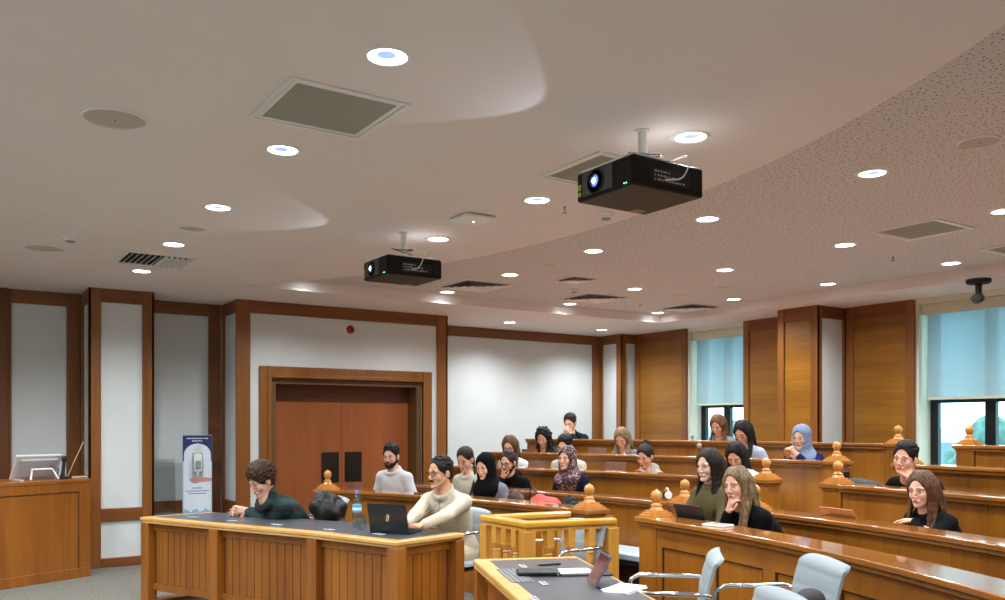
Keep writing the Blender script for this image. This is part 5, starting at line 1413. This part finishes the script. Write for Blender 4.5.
# 1 young man with curly hair and green striped sweater, at the left part of the long desk
p1 = P('young man with curly hair in a dark green striped sweater at the long desk', 261, 480, D=7.3, face=192, yaw=6, pitch=26, s=1.06, hair='curly', hm=hair_mat('hair_curly_brown', '4a3526', '281a12'),
   top='high', topm=stripes('greenstripe', '12151f', '0f3530', 2.6), h=NEAR+.0005, seed=11, skin='light',
   arms=dict(L=dict(to=W1+Vector((.05, -.06, .0)), world=True, palm=(0, -1, -.2), bend=(-.9, .35, .05), curl=.8, pole=(-.3, 1, -.4)), R=dict(to=W1+Vector((.04, .06, 0)), world=True, palm=(0, 1, -.2), bend=(-.9, -.5, .1), curl=.8, pole=(-.3, -1, -.4))))
office_chair('pale grey office chair of the young man in the green sweater', p1['Mw'].translation.x-.02, p1['Mw'].translation.y+.02, R(176), back_h=.89)
# 2 white shirt
P('bearded man in a white sweater sitting alone before the brown double door', 391, 456, r=7.78, yaw=14, pitch=6, hair='short', hm=H_BLACK, beard='full', top='crew', topm=K_WHITE, h=.006, seed=12, skin='light')
# 3 man in cream typing
W3 = on_z(412, 529, .80); lx, ly = W3.x, W3.y
p3 = P('man with glasses and moustache in a cream quarter-zip sweater typing on a laptop', 440, 472, D=6.72, face=205, yaw=-12, pitch=5, hair='slick', hm=H_BLACK, beard='moustache', glasses='dark', top='collar', topm=K_CREAM, h=NEAR, seed=13, skin='medium',
   trousers=cloth('beige', 'bdb39b'),
   arms=dict(R=dict(to=Vector((lx-.02, ly+.10, .80)), world=True, palm=(0, 0, -1), bend=(-1, .0, -.05), curl=.5, pole=(-.3, -.8, -.7)), L=dict(to=Vector((lx+.02, ly-.02, .80)), world=True, palm=(0, 0, -1), bend=(-1, .25, -.05), curl=.5, pole=(-.2, 1, -.6))))
office_chair('pale grey office chair of the man typing on the laptop', p3['Mw'].translation.x-.17, p3['Mw'].translation.y-.07, R(200), back_h=.80)
# 4 woman with ponytail
P('woman with dark tied-back hair in a white top, behind the man in cream', 465, 459, r=7.95, yaw=10, pitch=22, male=False, hair='pony', hm=H_DBROWN, top='crew', topm=cloth('ivory', 'bdb9a8'), h=.007, seed=14, curls=1)
# 5 black hijab
P('woman in a black headscarf and grey sweater at the front bench', 485, 466, r=7.72, maxlean=0.2, yaw=8, pitch=16, male=False, hair='hijab', hm=cloth('blackscarf', '08090b'), top='crew', topm=cloth('greymarl', '6d727c'), h=.006, seed=15, skin='pale')
# 6 black hoodie
P('bearded man with glasses in a black hoodie, hand at his mouth', 508, 462, r=8.72, maxlean=0.22, yaw=6, pitch=14, hair='slick', hm=H_DBROWN, beard='full', glasses='dark', top='hood', topm=K_BLACK, h=.0065, seed=16, skin='medium',
  arms=dict(R=dict(to=(.10, -.035, -.16), head=True, palm=(-1, .3, 0), bend=(.1, .25, 1), curl=1.3, pole=(.2, -.4, -1))))
# 7
P('woman with long light brown hair and glasses behind the man in the black hoodie', 510, 446, r=10.05, maxlean=0.22, yaw=10, pitch=20, male=False, hair='long', hm=H_BROWN, glasses='dark', top='crew', topm=K_WHITE, h=.0075, seed=17, floor=FLO[2])
# 8
P('woman with curly black hair looking down in the fourth row', 543, 437, r=10.95, yaw=8, pitch=26, male=False, hair='longcurl', hm=H_BLACK, top='crew', topm=K_OLIVE, h=.0075, seed=18, floor=FLO[3])
# 9
p9 = P('man in a navy jacket drinking from a white cup in the top row', 570, 423, r=11.95, yaw=4, pitch=16, hair='short', hm=H_DBROWN, top='collar', topm=K_NAVY, h=.0075, seed=19, floor=FLO[4],
  arms=dict(R=dict(to=(.12, -.06, -.14), head=True, palm=(-.2, 1, 0), bend=(.1, .3, 1), curl=.9, pole=(.2, -.8, -1)), L=dict(to=(.12, .06, -.14), head=True, palm=(-.2, -1, 0), bend=(.1, -.3, 1), curl=.9, pole=(.2, .8, -1))))
# 10
P('man with dark hair in a cream sweater behind the woman in the patterned scarf', 565, 446, r=9.95, maxlean=0.2, yaw=6, pitch=16, hair='short', hm=H_BLACK, top='crew', topm=cloth('cream_two', 'bab5a9'), h=.0075, seed=20, floor=FLO[2])
# 11
P('woman in a patterned dark red headscarf and navy jacket at the second row bench', 567, 458, r=8.75, yaw=4, pitch=2, male=False, hair='hijab', hm=pattern('floral', ['2a1a22', '5c2a33', '20181f', '94857f', '2f2028', '6a4046'], 75), top='crew', topm=K_NAVY, h=.0055, seed=21, skin='light')
# 12
P('woman with long blonde hair and a grey sweater looking down in the fourth row', 622, 438, r=10.95, yaw=8, pitch=28, male=False, hair='long', hm=H_BLOND, top='crew', topm=cloth('grey_two', '777a7c'), h=.0075, seed=22, floor=FLO[3])
# 13
P('woman with a dark hair bun and beige hooded jacket in the third row', 645, 456, r=9.88, maxlean=0.18, yaw=6, pitch=20, male=False, hair='bun', hm=H_DBROWN, top='hood', topm=cloth('beige_two', 'a0968a'), h=.007, seed=23, floor=FLO[2], skin='medium')
# 14
P('woman with long brown hair looking down before the far window', 718, 425, r=11.95, yaw=2, pitch=26, male=False, hair='long', hm=H_LBROWN, top='crew', topm=cloth('grey_three', '84888c'), h=.0075, seed=24, floor=FLO[4])
# 15
P('woman with long black hair and pale blue sleeves bending over the fourth row bench', 743, 432, r=10.85, maxlean=0.28, yaw=2, pitch=30, male=False, hair='lowlong', hm=H_BLACK, top='crew', topm=K_GRYBL, h=.007, seed=25, floor=FLO[3], skin='medium')
# 16
P('woman with black hair and bowed head, right behind the dark haired woman', 736, 455, r=9.75, maxlean=0.3, yaw=14, pitch=34, male=False, hair='lowlong', hm=H_BLACK, top='crew', topm=K_WHITE, h=.0075, seed=26, floor=FLO[2])
# 17
P('woman with long dark brown hair in an olive jacket beside the blonde woman', 709, 465, r=7.86, yaw=2, pitch=6, male=False, hair='lowlong', hm=hair_mat('hair_espresso', '2a1c14', '140d09'), top='v', topm=cloth('khaki', '574d34'), h=.0055, seed=27, skin='pale',
  arms=dict(R=dict(to=(.34, .0, .83), palm=(0, 0, -1), curl=.6, bend=(.6, .8, 0), pole=(-.2, -.8, -.8)), L=dict(to=(.36, .04, .81), palm=(0, 0, -1), curl=.6, bend=(.6, -.8, 0), pole=(-.2, .8, -.8))))
# 18
P('blonde woman in a black jacket resting her chin on her hand at the front bench', 737, 485, r=7.62, yaw=12, pitch=4, roll=6, male=False, hair='lowlong', hm=hair_mat('hair_blond_highlights', '8f7655', '3b2c1f'), top='v', topm=K_BLACK, h=.005, seed=28, skin='light',
  arms=dict(R=dict(to=(.085, -.045, -.185), head=True, palm=(-.9, .4, .2), bend=(-.05, .35, 1), curl=1.35, pole=(.3, -.2, -1)), L=dict(to=(.30, -.05, .80), palm=(0, 0, -1), curl=.5, bend=(.3, -1, 0), pole=(-.2, .9, -.8))))
# 19
x, y, _ = on_r(790, ROWR[3]+.22); W19 = Vector((x, y, 1.215))
p19 = P('woman in a pale blue headscarf and glasses holding a cup, navy sweater', 801, 437, r=10.92, maxlean=0.22, yaw=8, pitch=8, male=False, hair='hijab', hm=cloth('bluescarf', '76849c'), glasses='clear', top='crew', topm=K_ROYAL, h=.006, seed=29, floor=FLO[3], skin='light',
  arms=dict(R=dict(to=W19+Vector((.06, .05, -.0)), world=True, palm=(-.3, 1, 0), bend=(-.5, -.3, .5), curl=.8, pole=(-.1, -.8, -1)), L=dict(to=W19+Vector((.05, -.07, 0)), world=True, palm=(-.3, -1, 0), bend=(-.5, .4, .5), curl=.8, pole=(-.1, .8, -1))))
# 20
P('person in black with dark hair leaning the cheek on a fist in the third row', 905, 458, r=9.62, yaw=14, pitch=4, roll=-6, male=True, hair='short', hm=H_BLACK, top='crew', topm=K_BLACK, h=.005, seed=30, floor=FLO[2], skin='light', sleeve='elbow',
  arms=dict(L=dict(to=(.055, .075, -.155), head=True, palm=(-.3, -1, .2), bend=(-.1, -.4, 1), curl=1.35, pole=(.3, .5, -1)), R=dict(to=(.33, -.2, 1.0-FLO[2]), palm=(0, 0, -1), curl=.4, pole=(-.2, -.8, -.8))))
# 21
P('woman with long brown hair in a black top with crossed arms in the second row', 922, 489, r=8.78, maxlean=0.2, yaw=10, pitch=8, male=False, hair='lowlong', hm=H_BROWN, top='crew', topm=cloth('black_two', '0e0f12'), h=.0055, seed=31, skin='pale',
  arms=dict(R=dict(to=(.27, .0, .82), palm=(0, 0, -1), curl=.4, bend=(.25, .9, 0), pole=(.0, -1, -.5)), L=dict(to=(.31, -.01, .865), palm=(0, 0, -1), curl=.4, bend=(.2, -1, 0), pole=(.0, 1, -.5))))

# ------------------------------------------------------------------ cups, bags and coats
def soft(name, label, cat, loc, yaw, prims, m, h=.007, fold=.004, extra=None, f=22, part='shell'):
    lo = [min(c[i]-max(r) for c, r in prims)-.05 for i in range(3)]; hi = [max(c[i]+max(r) for c, r in prims)+.05 for i in range(3)]
    lo[2] = max(lo[2], -.03)
    F = Field(lo, hi, h)
    for c, r in prims: F.ell(c, r, None, .035)
    t = thing(name, label, cat, loc, yaw); V, Q = F.mesh(); V[:, 2] = np.maximum(V[:, 2], 0.0) if loc[2] > .5 else V[:, 2]
    net_obj(part, V, Q, m, t, 1, folds(len(label), fold, f)); return t
M_PUFF = mat('puffer_black', '070709', .5, bump=.5, bscale=30, spec=.3)
x, y, _ = on_D(328, 7.42)
soft('puffer_coat', 'black hooded puffer coat heaped over a chair behind the long desk', 'coat', (x, y, 0), R(150),
     [((0, 0, .62), (.17, .20, .16)), ((.0, .05, .80), (.12, .15, .12)), ((.02, -.03, .90), (.10, .13, .085)), ((.06, .10, .86), (.07, .07, .06)), ((-.04, -.12, .74), (.08, .09, .12)), ((0, 0, .45), (.14, .2, .12)), ((-.06, -.05, .84), (.10, .12, .09))], M_PUFF, .008, .016, f=22, part='quilted_shell')
def on_row(px, i, dr): 
    x, y, D = on_r(px, ROWR[i]+dr); return x, y, math.atan2(y-CY, x-CX)
M_RED = mat('red_fabric', 'a83a2c', .7, bump=.5, bscale=50)
x, y, a = on_row(545, 0, .24)
t = soft('red_bag', 'soft red bag with black handle lying on the front bench', 'bag', (x, y, TOP[0]-.104), a, [((0, 0, .06), (.09, .15, .075)), ((.0, .08, .07), (.08, .08, .075)), ((.0, -.09, .065), (.08, .08, .07))], M_RED, .006, .008, f=30, part='bag_body')
MB().tube([(0, .15+.045*math.cos(a_)*1.1, .10+.11*math.sin(a_)) for a_ in [PI*k/12 for k in range(13)]], .006, 8).build('handle', M_BLACK, t, smooth=60)
x, y, a = on_row(516, 0, .26)
t = soft('handbag', 'brown leather handbag beside the red bag on the front bench', 'bag', (x, y, TOP[0]-.104), a, [((0, 0, .075), (.05, .11, .085)), ((0, 0, .03), (.055, .12, .05))], mat('brown_leather', '3c2217', .4), .006, .002, part='bag_body')
MB().tube([(0, .09*math.cos(a_), .12+.06*math.sin(a_)) for a_ in [PI*k/12 for k in range(13)]], .005, 8).build('handle', mat('strap_brown', '4b2d1c', .5), t, smooth=60)
MB().box((-.055, -.05, .07), (.006, .03, .03)).build('buckle', M_CHROME, t)
x, y, a = on_row(572, 0, .20)
soft('fur_hat', 'fluffy black hat with a grey lining near the aisle end of the front bench', 'hat', (x, y, TOP[0]-.104), a, [((0, 0, .06), (.07, .08, .08)), ((.0, .04, .12), (.04, .04, .05)), ((0, -.05, .05), (.06, .06, .06))], mat('fur_black', '0e0f13', .9), .006, .010, f=60, part='fur')
x, y, a = on_row(866, 2, .27)
t = soft('shoulder_bag', 'flat black bag lying on the third row bench beside the person in black', 'bag', (x, y, TOP[2]-.104), a, [((0, 0, .06), (.09, .20, .07)), ((0, .1, .07), (.08, .12, .075))], M_BLKM, .008, .003, part='bag_body')
MB().box((0, .20, .13), (.03, .05, .13)).box((.0, .17, .07), (.03, .08, .03)).build('strap_buckle', M_BLACK, t, bevel=.006)
p = on_z(404, 526, .7515)
x, y = dw((404-HX)/FPX, 6.62)
soft('small_black_bag', 'small black bag behind the right edge of the black laptop', 'bag', (x-.03, y, .7525), R(20), [((0, 0, .05), (.05, .07, .055)), ((.0, .04, .05), (.05, .06, .05))], M_BLKM, .006, .003, part='bag_body')
x, y = at_cam(1.30, 4.21)
soft('jacket', 'black jacket draped over the armrest of the lower right chair', 'jacket', (x, y, 0), R(153), [((0, .27, .715), (.14, .06, .045)), ((.01, .31, .58), (.13, .035, .15)), ((0, .21, .60), (.12, .04, .12)), ((.02, .10, .50), (.15, .13, .045)), ((-.10, .24, .74), (.07, .07, .05))], M_BLKM, .007, .007, f=20, part='fabric')
def cup(label, loc, m, rim, h=.10, r=.035):
    t = thing('cup', label, 'cup', loc)
    MB().lathe([(0, 0), (r*.75, 0), (r, h), (r*.94, h), (r*.7, .006), (0, .006)], n=24).build('cup_body', m, t, smooth=50)
    MB().lathe([(0, h*.8), (r*.88, h*.8)], n=24).build('drink', mat('coffee', '4a2c18', .2), t)
    MB().lathe([(r*.96, h-.004), (r*1.05, h-.002), (r*1.05, h+.004), (r*.95, h+.003)], n=24).build('rim', rim, t, smooth=50)
w9 = p9['Mw'] @ p9['HL']((.145, 0, -.125)); cup('white paper cup raised to the mouth of the man in the top row', (w9.x, w9.y, w9.z), M_PLAST, M_PLAST)
cup('amber glass cup held by the woman in the pale blue headscarf', (W19.x-.03, W19.y, 1.185+.005), mat('amber_cup', '9a6a34', .2), M_PLAST, .095, .033)
# ------------------------------------------------------------------ outside the windows
LEAF = mat('leaf_green', '5e7f74', .9, nz=.5, nscale=3)
for k, (x, y, z, r_) in enumerate(((26, 9, 1.2, 3.0), (31, 14, 1.6, 3.6), (30, 21, 1.1, 3.4), (27, 27, .8, 3.0), (36, 34, 1.6, 4.5), (24, 3.2, .6, 2.4), (34, 5, 1.8, 3.2))):
    t = thing('tree', 'leafy tree outside, %s' % ('first', 'second', 'third', 'fourth', 'fifth', 'sixth', 'seventh')[k], 'tree', (x, y, -5.3), group='trees outside the windows')
    t['label'] = 'leafy green tree seen blurred outside the windows'
    F = Field((-r_*1.3, -r_*1.3, 2), (r_*1.3, r_*1.3, 6+z+.6), .22); rr = np.random.RandomState(k)
    for q in range(26):
        v = rr.normal(size=3); v /= np.linalg.norm(v); F.ell((v[0]*r_*.7, v[1]*r_*.7, 6+z-2.2+v[2]*1.4), [rr.uniform(.35, .7)]*3, None, .1)
    V, Q = F.mesh(); net_obj('crown', V, Q, LEAF, t, 0); MB().tube([(0, 0, 0), (.1, 0, 5)], [.25, .15], 8).build('trunk', mat('bark', '4a3f36', .9), t)
t = thing('building', 'pale building across the street outside the windows', 'building', (48, 20, -6), 0)
MB().bx(-3, 3, -26, 26, 0, 7.4).build('wall', mat('pale_facade', 'c9cfd0', .8), t)
for j in range(14):
    MB().bx(-3.05, -2.98, -24+j*3.5, -22.4+j*3.5, 4.8, 6.6).build('window', mat('far_glass', '6f8a96', .2), t)
struct(MB().bx(10.2, 80, -60, 80, -6.2, -6), 'ground_outside', mat('street', '9a9c98', .9))
# ------------------------------------------------------------------ world and render look
w = bpy.data.worlds.new('world'); sc.world = w; w.use_nodes = True; nt = w.node_tree
bg = nt.nodes['Background']; bg.inputs[0].default_value = (.80, .95, 1.0, 1); bg.inputs[1].default_value = SKY
sc.view_settings.view_transform = 'Standard'; sc.view_settings.look = 'None'; sc.view_settings.gamma = 1
sc.view_settings.exposure = EXPO
sc.cycles.use_denoising = True
sc.cycles.max_bounces = 8; sc.cycles.diffuse_bounces = 5; sc.cycles.glossy_bounces = 3; sc.cycles.transparent_max_bounces = 12
sc.cycles.sample_clamp_indirect = 6
